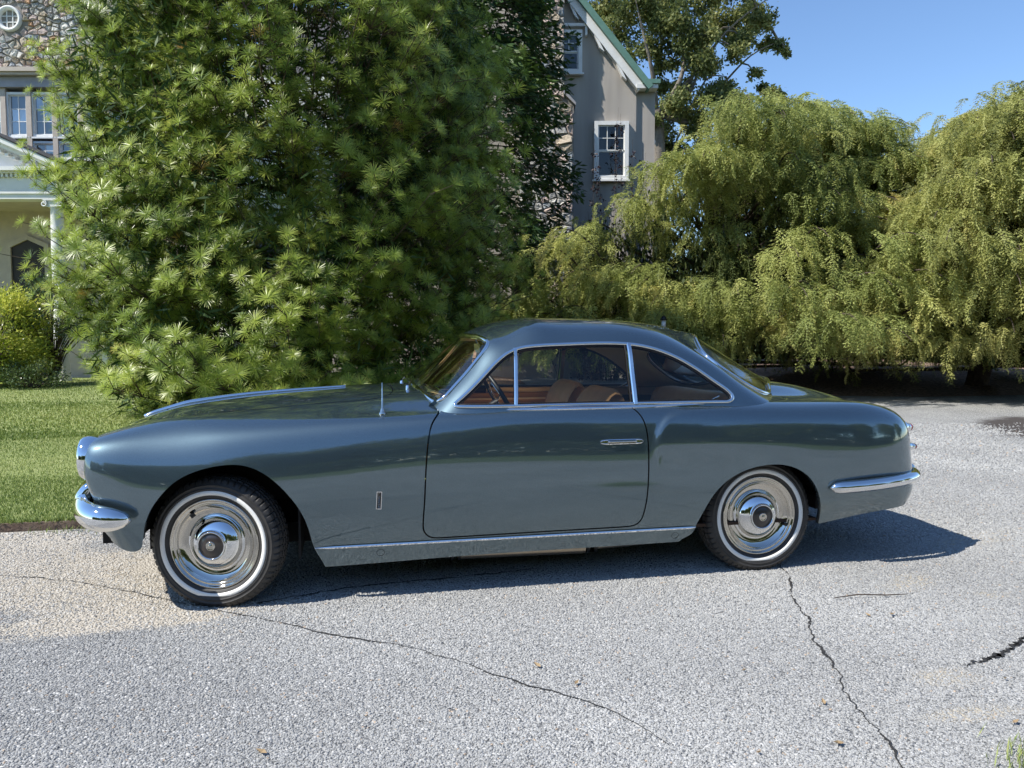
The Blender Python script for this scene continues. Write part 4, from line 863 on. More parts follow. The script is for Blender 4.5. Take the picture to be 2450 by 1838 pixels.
def window(parent, x0, x1, z0, z1, y, fw=.09, cols=2, rows=3, two_sash=False, curtain=False, mt=M_trimw, name='window', proud=.05, back=None):
    fr = MB(); fr.box(x0, x0+fw, y-proud, y+.1, z0, z1); fr.box(x1-fw, x1, y-proud, y+.1, z0, z1); fr.box(x0+fw, x1-fw, y-proud+.002, y+.1, z1-fw, z1); fr.box(x0+fw, x1-fw, y-proud+.002, y+.1, z0, z0+fw)
    f = fr.build(name, mt, parent); a0, a1, b0, b1 = x0+fw, x1-fw, z0+fw, z1-fw
    MB().box(x0-.05, x1+.05, y-proud-.05, y+.02, z0-.05, z0-.001).build('sill', mt, f)
    spans = [(b0, b1, rows, y+.02)]
    if two_sash: mid = (b0+b1)/2; spans = [(mid, b1, rows, y+.01), (b0, mid, 0, y+.035)]
    for s0, s1, rw, yy in spans:
        m = MB(); t = .035; m.box(a0, a0+t, yy, yy+.03, s0, s1); m.box(a1-t, a1, yy, yy+.03, s0, s1); m.box(a0+t, a1-t, yy+.001, yy+.03, s0, s0+t); m.box(a0+t, a1-t, yy+.001, yy+.03, s1-t, s1); m.build('sash', mt, f)
        g0, g1, h0, h1 = a0+t, a1-t, s0+t, s1-t
        nc = cols if rw else 1; nr = max(rw, 1)
        for i in range(1, nc): q = g0+(g1-g0)*i/nc; MB().box(q-.011, q+.011, yy+.004, yy+.03, h0, h1).build('glazing_bar', mt, f)
        for j in range(1, nr): q = h0+(h1-h0)*j/nr; MB().box(g0, g1, yy+.006, yy+.029, q-.011, q+.011).build('glazing_bar', mt, f)
        for i in range(nc):
            for j in range(nr):
                u0, u1 = g0+(g1-g0)*i/nc, g0+(g1-g0)*(i+1)/nc; w0, w1 = h0+(h1-h0)*j/nr, h0+(h1-h0)*(j+1)/nr; k = .003*math.sin(i*7+j*3+x0)
                MB().add([(u0, yy+.018+k, w0), (u1, yy+.018-k, w0), (u1, yy+.018-k*.5, w1), (u0, yy+.018+k*.5, w1)], [(0, 1, 2, 3)]).build('pane', M_pane2 if back else M_pane, f)
    if back: MB().add([(a0, y+.075, b0), (a1, y+.075, b0), (a1, y+.075, b1), (a0, y+.075, b1)], [(0, 1, 2, 3)]).build('blind' if back is M_curtain else 'dark_backing', back, f)  # flat backing sheet; the near-black one has the unlit room in its colour
    if curtain: MB().add([(a0+.02, y+.13, b0), (a1-.02, y+.13, b0), (a1-.02, y+.13, b1), (a0+.02, y+.13, b1)], [(0, 1, 2, 3)]).build('curtain', M_curtain, f)
    return f
# ---- west range: rubble stone gable, window band, white portico
H1D = 23.0
manor = empty('manor_house', tuple(W(0, 0, 0)), -YAW)
tag(manor, 'stone manor house with round window, long window band and white columned portico behind the bushes', 'house')
x_l, x_r = LP(-200, 0, H1D)[0], LP(420, 0, H1D)[0]; zc0 = LP(0, 153, H1D)[1]; zw1 = LP(0, 190, H1D)[1]; ztop = LP(0, -150, H1D)[1]
def _stonewall():
    arc = [LP(a, b, H1D) for a, b in ((-200, -60), (60, -60), (120, -22), (150, -6), (185, 8), (215, 28), (240, 52), (256, 80), (262, 153))]
    poly = arc+[(LP(262, 0, H1D)[0], zc0), (x_l, zc0)]
    m = MB(); m.prism([(a, b) for a, b in poly], H1D+.001, H1D+.5); w = m.build('rubble_wall', M_mortar, manor)
    cx, cz = LP(22, 42, H1D)
    right = poly[8][0]; ko = lambda c: math.hypot(c[0]-cx, c[1]-cz) < .44 or (psdf(np.array([c]), poly)[0] > -.02)
    stones(w, [LP(-12, -18, H1D), LP(258, -18, H1D), (LP(258, 0, H1D)[0], zc0), (LP(-12, 0, H1D)[0], zc0)], 250, H1D, 3, keepout=ko, mats=(0, 0, 0, 1, 1, 2, 2, 3, 4, 4, 4, 5))
    # coping that follows the curved gable
    P = np.array(arc[2:]); Q = curve(np.c_[P[:, 0], np.full(len(P), H1D-.06), P[:, 1]], 40)
    V, Fq = sweep(Q, np.tile([0, -1., 0], (40, 1)), [(-.02, -.3), (-.02, .10), (.12, .10), (.12, -.3)]); obj('curved_coping', mesh('curved_coping', V, Fq, False), M_trimg, manor)
    # round window
    m = MB().lathe([(.36, .25), (.36, -.10), (.33, -.12), (.27, -.08), (.25, -.02), (.25, .1)], 40, 'y', (cx, H1D, cz)); rw = m.build('round_window', M_trimw, manor, True)
    n = 32; MB().add([(cx+.255*math.cos(2*math.pi*i/n), H1D+.02, cz+.255*math.sin(2*math.pi*i/n)) for i in range(n)], [tuple(range(n))]).build('pane', M_pane, rw)
    MB().add([(cx+.30*math.cos(2*math.pi*i/n), H1D+.1, cz+.30*math.sin(2*math.pi*i/n)) for i in range(n)], [tuple(range(n))]).build('curtain', pm('blue_blind', (.10, .12, .19), .9), rw)
    for q in (-.085, .085):
        h = math.sqrt(.25**2-q*q); MB().box(cx+q-.012, cx+q+.012, H1D-.02, H1D+.015, cz-h, cz+h).build('glazing_bar', M_trimw, rw); MB().box(cx-h, cx+h, H1D-.017, H1D+.012, cz+q-.012, cz+q+.012).build('glazing_bar', M_trimw, rw)
_stonewall()
# white boarded wall that stands farther back, board by board
x0 = LP(120, 0, 25)[0]; x1 = LP(300, 0, 25)[0]; bw = MB().box(x0, x1+6, 25.05, 25.4, 3, 9.5).build('boarded_wall', M_trimw, manor)
for k in range(16):
    z0 = LP(0, 62, 25)[1]+k*.125; MB().add([(x0, 25.0, z0), (x1, 25.0, z0), (x1, 25.045, z0+.125), (x0, 25.045, z0+.125), (x0, 25.05, z0), (x1, 25.05, z0)], [(0, 1, 2, 3), (0, 1, 5, 4)]).build('board', M_trimw, bw)
MB().box(x_l, x_r, H1D+.3, H1D+.6, 0, zc0+3).build('house_core', M_trimb, manor)
m = MB(); m.box(x_l, x_r, H1D-.35, H1D+.3, LP(0, 162, H1D)[1], zc0); m.box(x_l, x_r, H1D-.28, H1D+.3, LP(0, 168, H1D)[1], LP(0, 162, H1D)[1]-.002); m.build('cornice', M_trimb, manor)
m = MB(); m.box(x_l, x_r, H1D-.12, H1D+.3, LP(0, 184, H1D)[1], LP(0, 168, H1D)[1]-.004); m.box(x_l, x_r, H1D-.18, H1D+.3, LP(0, 192, H1D)[1], LP(0, 184, H1D)[1]-.002); m.build('frieze', M_trimg, manor)
zb, zt = LP(0, 297, H1D)[1], LP(0, 200, H1D)[1]
for i, (a, b) in enumerate(((-50, -2), (6, 54), (60, 110), (116, 166), (172, 222), (228, 278))):
    window(manor, LP(a, 0, H1D)[0], LP(b, 0, H1D)[0], zb, zt, H1D, .07, 2, 3, curtain=True)
    window(manor, LP(a, 0, H1D)[0], LP(b, 0, H1D)[0], LP(0, 345, H1D)[1], zb-.12, H1D, .06, 2, 2, curtain=True)
for a in (-56, 0, 55, 111, 167, 223, 280):
    MB().box(LP(a, 0, H1D)[0]-.045, LP(a+4, 0, H1D)[0]+.045, H1D-.10, H1D+.3, LP(0, 350, H1D)[1], LP(0, 192, H1D)[1]-.004).build('mullion', M_trimb, manor)
# portico
PD = 20.6; xr = LP(110, 0, PD)[0]; xc_ = LP(-110, 0, PD)[0]; xl = 2*xc_-xr; Z = lambda py: LP(0, py, PD)[1]
zr = Z(361); za = zr+(xr-xc_)*.50
port = MB().prism([(xl, zr), (xr, zr), (xc_, za-.12)], PD+.12, PD+2.2).build('portico_pediment', M_trimw, manor)
for s in (-1, 1):
    e = xr if s > 0 else xl; q = lambda h, y0, y1: [(xc_, za-h-.14), (e+s*.12, zr-h-.02), (e+s*.12, zr-h+.10), (xc_, za-h)]
    MB().prism(q(.02, 0, 0), PD-.28, PD+2.2).build('raking_cornice', M_trimw, port); MB().prism(q(.15, 0, 0), PD-.12, PD+.119).build('raking_moulding', M_trimw, port)
    MB().prism([(xc_, za), (e+s*.16, zr+.09), (e+s*.16, zr+.12), (xc_, za+.035)], PD-.32, PD+2.3).build('portico_roof', M_slate, port)
    for k in range(14):
        t = (k+.6)/14.6; x_ = xc_+(e-xc_)*t; z_ = za-.29-(za-zr)*t; MB().box(x_-.045, x_+.045, PD-.08, PD+.11, z_-.07, z_).build('dentil', M_trimw, port)
m = MB(); m.box(xl-.1, xr+.1, PD-.26, PD+2.2, Z(372), zr-.035); m.box(xl-.04, xr+.04, PD-.16, PD+2.2, Z(376), Z(372)-.002); ent = m.build('portico_cornice', M_trimw, manor)
for k in range(44):
    x_ = xl+.05+(xr-xl-.1)*k/43; MB().box(x_-.032, x_+.032, PD-.12, PD+.02, Z(384), Z(376)-.002).build('dentil', M_trimw, ent)
MB().box(xl, xr, PD-.04, PD+.4, Z(414), Z(384)+.001).build('portico_frieze', M_trimw, manor)
m = MB(); m.box(xl, xr, PD-.02, PD+.42, Z(430), Z(414)-.002); m.box(xl, xr, PD-.06, PD+.43, Z(419), Z(414)-.004); m.build('architrave', M_trimw, manor)
MB().box(xl, xr, PD+.42, PD+2.2, Z(430)+.02, Z(420)).build('porch_ceiling', M_trimb, manor)
for px in (97, -317):
    cx = LP(px, 0, PD)[0]; r = .175; zt_ = Z(446); cy = PD+.2
    col_ = MB().lathe([(r*1.25, .0), (r*1.25, .16), (r*1.1, .2), (r*1.12, .26), (r*1.0, .3), (r*1.0, 1.4), (r*.93, zt_-.55), (r*.86, zt_-.04), (r*.95, zt_-.02), (r*.95, zt_)], 32, 'z', (cx, cy, 0)).build('portico_column', M_trimw, manor, True)
    MB().box(cx-.24, cx+.24, cy-.22, cy+.22, Z(433), Z(430)-.002).build('abacus', M_trimw, col_)
    MB().box(cx-.20, cx+.20, cy-.18, cy+.18, zt_, Z(433)-.002).build('capital', M_trimw, col_)
    for s in (-1, 1):
        for yy in (-.2, .18):
            a = np.linspace(0, 5.2*math.pi/2, 34); rr = .085*(1-a/ a.max()*.72); m = MB(); m.tube(np.c_[cx+s*.225+s*rr*np.cos(a-math.pi/2)*-1, np.full(34, cy+yy), Z(440)+rr*np.sin(a-math.pi/2)*-1], .020, 8)
            m.build('volute', M_trimw, col_, True)
MB().box(LP(112, 0, PD)[0], LP(124, 0, PD)[0], PD+1.9, PD+2.2, 0, Z(430)).build('pilaster', M_trimw, manor)
# porch back wall with pointed door surround
BY = PD+2.15; xa, xb = LP(4, 0, BY)[0], LP(90, 0, BY)[0]; zh = LP(0, 527, BY)[1]; zp = LP(0, 512, BY)[1]; xm = (xa+xb)/2-.08; xb = 2*xm-xa
MB().box(xl, xr+.3, BY+.002, BY+.1, 0, Z(428)).build('porch_wall', M_trimb, manor)
m = MB(); w = .13
m.prism([(xa-w, 0), (xa, 0), (xa, zh-.10), (xm, zp-.08), (xb, zh-.10), (xb, 0), (xb+w, 0), (xb+w, zh), (xm, zp+.05), (xa-w, zh)], BY-.06, BY-.001); sr = m.build('door_surround', M_trimb, manor)
MB().prism([(xa, 0), (xb, 0), (xb, zh-.10), (xm, zp-.08), (xa, zh-.10)], BY-.004, BY+.001).build('entrance_door', M_dark, manor)
# the main range goes on behind the umbrella pine: plain wall and a steep slate roof
MB().box(x_r+.001, LP(1000, 0, 24.6)[0], 24.6, 25.6, 0, 3.4).build('main_range_wall', M_stucco, manor)
MB().add([(x_r, 24.4, 3.4), (LP(1000, 0, 24.6)[0], 24.4, 3.4), (LP(1000, 0, 24.6)[0], 29.5, 13.5), (x_r, 29.5, 13.5), (x_r, 25.6, 3.4), (LP(1000, 0, 24.6)[0], 25.6, 3.4)], [(0, 1, 2, 3), (0, 4, 5, 1)]).build('main_range_roof', M_slate, manor)
# ---- east gable: grey stucco, green verge, stone buttress
GD = 23.5
gab = empty('gable_wing', tuple(W(0, 0, 0)), -YAW)
tag(gab, 'grey stucco house gable with green-edged roof, white windows and stone corner buttress', 'house')
q = lambda x, y: LP(x, y, GD)
R0, R1 = q(1236, -6), q(1392, 192); sl = (R1[1]-R0[1])/(R1[0]-R0[0]); ap = (q(1090, 0)[0], R0[1]+sl*(q(1090, 0)[0]-R0[0]))
wl = q(1000, 0)[0]; wr = q(1418, 0)[0]; ze = q(1400, 196)[1]
MB().prism([(wl, 0), (q(1376, 0)[0], 0), (q(1376, 0)[0], ze+.2), (R0[0], R0[1]-.1), ap, (wl, ap[1])], GD, GD+6).build('stucco_wall', M_stucco, gab)
MB().box(q(1376, 0)[0]+.001, wr, GD+.10, GD+6, 0, ze).build('return_wall', M_stucco, gab)
nrm = np.array([-sl, 1.0]); nrm /= np.linalg.norm(nrm)
def strip(o0, o1, y0, y1, nm, mt, parent=gab, ex=0.0):
    d = np.array([1, sl])/math.hypot(1, sl); a = np.array(ap); b = np.array(R1)+d*ex
    return MB().prism([tuple(a+nrm*o0), tuple(b+nrm*o0), tuple(b+nrm*o1), tuple(a+nrm*o1)], y0, y1).build(nm, mt, parent)
vb = strip(-.24, -.02, GD-.22, GD-.001, 'bargeboard', M_trimw, ex=-.05); strip(-.018, .16, GD-.34, GD+6, 'roof_slope', M_green, ex=.12)
for t in (.14, .33, .52, .70, .86):
    p = np.array(ap)*(1-t)+np.array(R1)*t; d = np.array([1, sl])/math.hypot(1, sl)
    MB().prism([tuple(p-nrm*.24-d*.16), tuple(p-nrm*.24+d*.10), (p[0]+.02, p[1]-.52), (p[0]-.12, p[1]-.40)], GD-.19, GD-.002).build('verge_block', M_trimw, vb)
m = MB(); m.box(q(1374, 0)[0], q(1420, 0)[0], GD-.25, GD+6, q(0, 196)[1], q(0, 187)[1]); m.build('eaves_return', M_trimw, gab)
MB().box(q(1386, 0)[0], q(1424, 0)[0], GD-.32, GD+6, q(0, 187)[1]+.002, q(0, 178)[1]).build('gutter', M_green, gab)
MB().prism([q(1420, 245), q(1436, 278), q(1430, 298), q(1420, 292)], GD+1.5, GD+4).build('lower_eaves', M_trimw, gab)
window(gab, q(1284, 0)[0], q(1359, 0)[0], q(0, 390)[1], q(0, 264)[1], GD-.09, .115, 3, 2, True, back=M_backing)
window(gab, q(1182, 0)[0], q(1257, 0)[0], q(0, 161)[1], q(0, 68)[1], GD-.09, .115, 3, 2, True, back=M_blind)
m = MB(); m.box(q(1172, 0)[0], q(1268, 0)[0], GD-.14, GD-.001, q(0, 60)[1], q(0, 54)[1]); m.box(q(1263, 0)[0], q(1268, 0)[0], GD-.139, GD-.002, q(0, 80)[1], q(0, 60)[1]-.001); m.build('hood_mould', M_trimw, gab)
bx0 = q(1120, 0)[0]; BD = GD-.55
qb = lambda x, y: LP(x, y, BD)
bt = MB().prism([(bx0, 0), (qb(1240, 0)[0], 0), (qb(1240, 0)[0], qb(0, 226)[1]), (qb(1219, 0)[0], qb(0, 205)[1]), (qb(1219, 0)[0], qb(0, -60)[1]), (bx0, qb(0, -60)[1])], BD+.001, GD-.001).build('stone_buttress', M_mortar, gab)
stones(bt, [(bx0, .8), (qb(1239, 0)[0], .8), (qb(1239, 0)[0], qb(0, 226)[1]), (bx0, qb(0, 226)[1])], 170, BD, 11, proud=.06)
stones(bt, [(bx0, qb(0, 224)[1]), (qb(1219, 0)[0], qb(0, 224)[1]), (qb(1219, 0)[0], qb(0, -20)[1]), (bx0, qb(0, -20)[1])], 95, BD, 12, proud=.06)
MB().prism([(qb(1216, 0)[0], qb(0, 202)[1]), (qb(1244, 0)[0], qb(0, 229)[1]), (qb(1244, 0)[0], qb(0, 223)[1]), (qb(1219, 0)[0], qb(0, 196)[1])], BD-.1, GD-.002).build('buttress_cap', M_trimg, gab)
# ================================================================ TREES AND SHRUBS
M_bark = pm('bark', (.10, .075, .055), .95, noise=(8, (.05, .038, .03), .2), bump=(20, .8, .04)); M_barkl = pm('pale_bark', (.26, .225, .18), .95, noise=(5, (.14, .12, .10), .2), bump=(16, .8, .04))
M_pine0 = pm('shade_needles', (.05, .1, .02), .5, spec=.3, tint=[(.035, .07, .018), (.12, .19, .04)], trans=.2)  # darker needle copy, the crown's inner shade is put into its tint
M_pine = pm('umbrella_pine_needles', (.05, .1, .02), .34, spec=.55, tint=[(.085, .14, .028), (.265, .355, .060), (.50, .57, .125), (.62, .38, .13)], trans=.40, inst=True)
M_hem0 = pm('shade_hemlock', (.05, .07, .02), .6, spec=.2, tint=[(.045, .065, .022), (.13, .155, .045)], trans=.3)  # dark fill for the crown hollows, shade put into the tint
M_hemA = pm('hemlock_green', (.1, .14, .04), .55, spec=.3, tint=[(.12, .155, .048), (.335, .38, .115), (.55, .56, .19), (.60, .47, .18)], trans=.42, inst=True)
M_hemB = pm('hemlock_olive', (.14, .15, .045), .55, spec=.3, tint=[(.15, .17, .055), (.375, .395, .125), (.57, .55, .20), (.60, .46, .20)], trans=.42, inst=True)
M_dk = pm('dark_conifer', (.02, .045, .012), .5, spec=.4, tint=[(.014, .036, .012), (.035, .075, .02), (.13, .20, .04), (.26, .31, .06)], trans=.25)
M_decid = pm('leaf_green', (.07, .10, .03), .5, spec=.4, tint=[(.06, .085, .03), (.18, .215, .07), (.36, .37, .135), (.42, .28, .12)], trans=.42)
M_gold = pm('golden_shrub', (.25, .26, .04), .5, spec=.3, tint=[(.11, .16, .03), (.29, .37, .06), (.50, .54, .09), (.62, .60, .12)], trans=.4)
M_glossy = pm('glossy_shrub', (.05, .09, .03), .3, spec=.6, tint=[(.02, .05, .016), (.05, .095, .03), (.10, .15, .05), (.2, .24, .1)], trans=.15)
M_purple = pm('purple_leaf', (.03, .014, .02), .5, spec=.4, tint=[(.010, .007, .010), (.028, .014, .018), (.055, .022, .026), (.09, .035, .03)], trans=.15)
M_lime = pm('lime_leaf', (.2, .3, .05), .45, spec=.4, tint=[(.06, .11, .02), (.14, .24, .04), (.26, .38, .08), (.4, .45, .15)], trans=.3)
def leafobj(name, V, F, tint, mt, parent, per=4):
    me = mesh(name, V, F, False); add_tint(me, np.repeat(np.clip(tint, 0, 1), per)); return obj(name, me, mt, parent)
def nz3(P, f, seed=0):
    r = np.random.default_rng(seed); K = r.normal(size=(6, 3))*f; ph = r.random(6)*6.28
    return np.sin(P@K.T+ph).mean(1)*1.6
def fnorm(D):
    a = rdir(len(D)); return a-D*(a*D).sum(1)[:, None]
CAMDIR = -FWD
# ---- umbrella pine
def whorl_mesh():
    V, F, T = [], [], []
    for th0, k, L0 in ((72, 30, .136), (40, 13, .110)):
        for j in range(k):
            ph = (j+rng.normal()*.18)/k*2*math.pi; th = math.radians(th0+rng.normal()*8); L = L0*rng.uniform(.85, 1.1); r = np.array([math.cos(ph), math.sin(ph), 0]); d0 = r*math.sin(th)+np.array([0, 0, math.cos(th)])
            d1 = d0+np.array([0, 0, -.22]); sd_ = np.cross(d0, [0, 0, 1.]); sd_ /= np.linalg.norm(sd_)+1e-9; w = .0031; b = len(V); p0 = d0*.008; p1 = d0*L*.55; p2 = p1+d1/np.linalg.norm(d1)*L*.45
            V += [p0-sd_*w*.6, p0+sd_*w*.6, p1+sd_*w, p1-sd_*w, p2+sd_*w*.45, p2-sd_*w*.45]; F += [(b, b+1, b+2, b+3), (b+3, b+2, b+4, b+5)]; t = rng.normal()*.05; T += [t-.05, t-.05, t, t, t+.10, t+.10]
    me = mesh('needle_whorl', V, np.array(F), False); add_tint(me, T); return me
def umbrella_pine():
    c = W(-3.42, 12.3); root = empty('umbrella_pine', tuple(c)); tag(root, 'huge umbrella pine with starry needle whorls, filling the view behind the bonnet', 'tree')
    Rz = lambda z: np.interp(z, [0, .5, 1.5, 4, 5.4, 6.4, 7.5, 9, 10], [2.6, 3.0, 3.25, 3.35, 3.3, 3.05, 2.4, 1.3, .3])
    limbs = [(curve([(0, 0, 0), (.06, .05, 3), (-.1, 0, 6), (.05, 0, 10)], 14), np.linspace(.24, .04, 14)), (curve([(.2, -.1, 0), (.8, -.3, 3), (1.1, -.3, 6.5), (1.2, -.2, 8.5)], 12), np.linspace(.17, .03, 12)), (curve([(-.2, -.1, 0), (-1.2, -.4, 2.5), (-1.7, -.5, 5.5), (-1.8, -.5, 7.3)], 12), np.linspace(.15, .03, 12))]
    WP, WA, WT = [], [], []; twigs = []; camaz = math.atan2(CAMDIR[1], CAMDIR[0])
    tips = []
    for iz in range(25):
        zt0 = .12+iz*.38; ring = Rz(zt0); na = max(4, int(4.3*ring/.40))
        for ia in range(na): tips.append((zt0+rng.uniform(-.24, .24), camaz-2.15+4.3*(ia+rng.random())/na, rng.uniform(.84, 1.05) if rng.random() < .8 else rng.uniform(.62, .8)))
    for k in range(70): tips.append((rng.uniform(.3, 9), camaz+rng.uniform(2.1, 4.2), rng.uniform(.8, 1.05)))
    for zt, az, f in tips:
        zt = max(.08, zt); lob = 1+.10*math.sin(3*az+zt*1.1)+.07*math.sin(5*az-zt*2.0)+.05*math.sin(11*az+3*zt)
        o = np.array([math.cos(az), math.sin(az), 0]); R = Rz(zt)*lob*f*(1-max(0, -(o@RGT))*np.interp(zt, [0, .6, 1.5, 2.6, 5, 7], [.12, .0, .03, .09, .11, .16])); sd_ = np.cross(o, [0, 0, 1.]); z0 = max(.15, zt-.28*R)
        P = curve([(0, 0, z0), o*R*.4+[0, 0, z0+.05], o*R*.76+[0, 0, z0+(zt-z0)*.5], o*R+[0, 0, zt]], 9); limbs.append((P, np.linspace(.018, .005, 9)) if rng.random() < .35 else (P[5:], np.linspace(.010, .005, 4)))
        tb = rng.uniform(.25, .58)
        for j in range(rng.integers(11, 16)):
            s = 1-rng.random()**1.4*.20 if j > 1 else 1.0; b = P[min(8, int(s*8))]
            d = o*rng.uniform(.15, .9)+sd_*rng.normal()*.65+np.array([0, 0, rng.uniform(-.05, .8)]); d /= np.linalg.norm(d); ln = rng.uniform(.14, .46)*(1 if j else .25)
            tip = b+d*ln+np.array([0, 0, .10*ln]); twigs.append((np.array([b, tip]), [.006, .004])); br = tb+rng.normal()*.07; dead = rng.random() < .014
            for q in range(2 if rng.random() < .45 else 1):
                w = tip-d*.17*q; a = d*.55+np.array([0, 0, .5])+o*.35+rng.normal(size=3)*.16
                WP.append(w); WA.append(a/np.linalg.norm(a)); WT.append(.97 if (dead and q) else br-.12*q)
    WP, WA, WT = np.array(WP), np.array(WA), np.array(WT); n = len(WP)
    yaw = np.arctan2(WA[:, 1], WA[:, 0]); tilt = np.arccos(np.clip(WA[:, 2], -1, 1)); var = rng.integers(0, 3, n); sc_ = rng.uniform(.72, 1.25, n)
    for v in range(3):
        m = var == v; i0 = np.argmax(m); src = obj('needle_whorl', whorl_mesh(), M_pine, root, WP[i0], (0, tilt[i0], yaw[i0])); m[i0] = False
        scatter('crown', root, WP[m], np.c_[rng.normal(size=m.sum())*.1, tilt[m], yaw[m]], sc_[m], WT[m], src)
    tubes('trunk_and_limbs', limbs, M_bark, root, 5); tubes('twigs', twigs, M_bark, root, 3)['kind'] = 'stuff'
    # dark filler needles deep in the crown, its inner shade put into their colour
    n = 60000; z = rng.uniform(.1, 9, n); az = camaz+rng.uniform(-2.5, 2.5, n); r = Rz(z)*rng.uniform(.25, .90, n)**.8; Q = np.c_[np.cos(az)*r, np.sin(az)*r, z]; D = rdir(n)+[0, 0, -.2]
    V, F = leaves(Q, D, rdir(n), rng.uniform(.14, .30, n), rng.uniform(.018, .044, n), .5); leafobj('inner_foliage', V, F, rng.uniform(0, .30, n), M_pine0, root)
umbrella_pine()
# ---- weeping hemlocks
def spray_mesh(seed):
    r = np.random.default_rng(seed); P, D, Nn, L, T = [], [], [], [], []
    for i in range(13):
        s = (i+.6)/13; p = np.array([.34*(1-math.exp(-2.4*s)), .02*math.sin(9*s+seed), -.50*s**1.4]); t = np.array([.82*math.exp(-2.4*s), 0, -.7*s**.4]); t /= np.linalg.norm(t)
        for sg in (-1, 1):
            d = t*.62+np.array([0, sg*.85, -.12])+r.normal(size=3)*.16; d /= np.linalg.norm(d); ln = .155*(1-.55*s)*r.uniform(.7, 1.25); up = np.cross(np.cross(d, [0, 0, 1.]), d)
            for j in range(6):
                q = p+d*ln*(j+.3)/6-np.array([0, 0, .25*ln*((j+.3)/6)**2]); e = d*.75+np.cross(d, up)*(.8 if j % 2 else -.8)*.7+r.normal(size=3)*.15; P.append(q); D.append(e); Nn.append(up+r.normal(size=3)*.35); L.append(.056*(1-.4*s)*r.uniform(.8, 1.25)); T.append(.10*(j/6)+.12*s+r.normal()*.05-.08)
        P.append(p); D.append(t); Nn.append(np.array([1, 0, .6])); L.append(.05); T.append(0)
    V, F = leaves(np.array(P), np.array(D), np.array(Nn), np.array(L), np.array(L)*.42, .5); me = mesh('frond', V, F, False); add_tint(me, np.repeat(T, 4)); return me
def hemlock(lx, ly, R, H, zb, n_t, mt, label, seed, cut=None, nbr=22, yel=0.0, zpow=.72):
    global rng
    rng = np.random.default_rng(seed); c = W(lx, ly); root = empty('weeping_hemlock', tuple(c)); tag(root, label, 'tree')
    limbs = [(curve([(0, 0, 0), (.3, .1, 1.5), (-.2, 0, 3.2), (.1, 0, H*.8)], 12), np.linspace(.26, .05, 12))]
    B0, BR, BS, BT = [], [], [], []; camaz = math.atan2(CAMDIR[1], CAMDIR[0])
    for k in range(n_t):
        t = rng.random()**.75 if k % 7 else rng.uniform(.93, 1); az = camaz+(rng.uniform(-1.95, 1.95) if rng.random() < .92 else rng.uniform(0, 6.28))
        lump = 1+.15*math.sin(2.7*az+3.1*t*3+seed)+.11*math.sin(6.3*az-5*t+2*seed)
        hole = math.sin(az*5.3+t*9+seed*1.3)*math.sin(az*2.1-t*13+seed)
        if hole > .5 and rng.random() < .9: continue
        r = R*math.sin(t*math.pi/2)**.95*lump*(rng.uniform(.90, 1.03) if k % 4 else rng.uniform(.6, .9)); z = zb+(H-zb)*math.cos(t*math.pi/2)**zpow*(1+.05*math.sin(4*az+seed))
        lev = 1.2; u = z/lev+.9*math.sin(2.3*az+seed)+.5*math.sin(5.1*az+1+2*t)
        z = z-lev*.26*math.sin(2*math.pi*u)+rng.normal()*.10 if t < .93 else z+rng.uniform(-.3, .7)
        z = max(zb*.72, z); o = np.array([math.cos(az), math.sin(az), 0]); p = o*r+[0, 0, z]
        if cut is not None:
            lim = cut(p)-rng.random()*.3
            if p[2] > lim+1.6: continue
            z = min(z, lim); p[2] = z
        a = o*max(0, r-1.4)+[0, 0, z-.35-.25*rng.random()]
        P = curve([a, (a+p)/2+[0, 0, .22], p, p+o*.32+[0, 0, -.20]], 8); limbs.append((np.concatenate([[[0, 0, max(.3, z*.8-.3)]], P]), np.r_[.05, np.linspace(.03, .006, 8)]))
        br = .36+.20*math.sin(p[0]*1.9+seed)*math.sin(p[2]*2.3+p[1])+rng.normal()*.10; sd_ = np.cross(o, [0, 0, 1.])
        for j in range(nbr):
            s = rng.random()**.6; B0.append(P[int(s*7)]+sd_*rng.normal()*.30*(.5+s)+np.array([0, 0, rng.normal()*.06])); BR.append((rng.normal()*.28, rng.normal()*.22, az+rng.normal()*.75)); BS.append(rng.uniform(.75, 1.35)*(1 if z > 1.4 else .8)); BT.append(br+rng.normal()*.06+yel)
    B0, BR, BS, BT = np.array(B0), np.array(BR), np.array(BS), np.array(BT); var = rng.integers(0, 3, len(B0))
    for v in range(3):
        m = var == v; i0 = np.argmax(m); src = obj('frond', spray_mesh(seed*7+v), mt, root, B0[i0], BR[i0]); m[i0] = False
        scatter('crown', root, B0[m], BR[m], BS[m], BT[m], src)
    tubes('trunk_and_limbs', limbs, M_bark, root, 5)
    n = 16000; t = rng.random(n)**.7; az = camaz+rng.uniform(-2, 2, n); r = R*np.sin(t*math.pi/2)*rng.uniform(.3, .84, n); z = zb*.5+(H*.92-zb*.5)*np.cos(t*math.pi/2)**zpow*rng.uniform(.25, .96, n); Q = np.c_[np.cos(az)*r, np.sin(az)*r, np.maximum(z, .9)]
    if cut is not None: Q = Q[np.array([q[2]+.3 < cut(q) for q in Q])]; n = len(Q)
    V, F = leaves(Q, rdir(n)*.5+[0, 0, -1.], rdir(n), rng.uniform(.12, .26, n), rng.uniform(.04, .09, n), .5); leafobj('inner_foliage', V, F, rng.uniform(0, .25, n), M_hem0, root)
    rng = np.random.default_rng(seed+1)
ZA = lambda p: np.interp(p@RGT+5.5, [-.6, .2, 1.0, 2.2, 3.5, 4.4, 5.6, 7.5, 9.2, 11, 12.5], [1.9, 2.6, 3.5, 4.4, 5.0, 5.6, 6.15, 6.15, 5.5, 4.6, 3.5])+.25*math.sin(p@RGT*5)
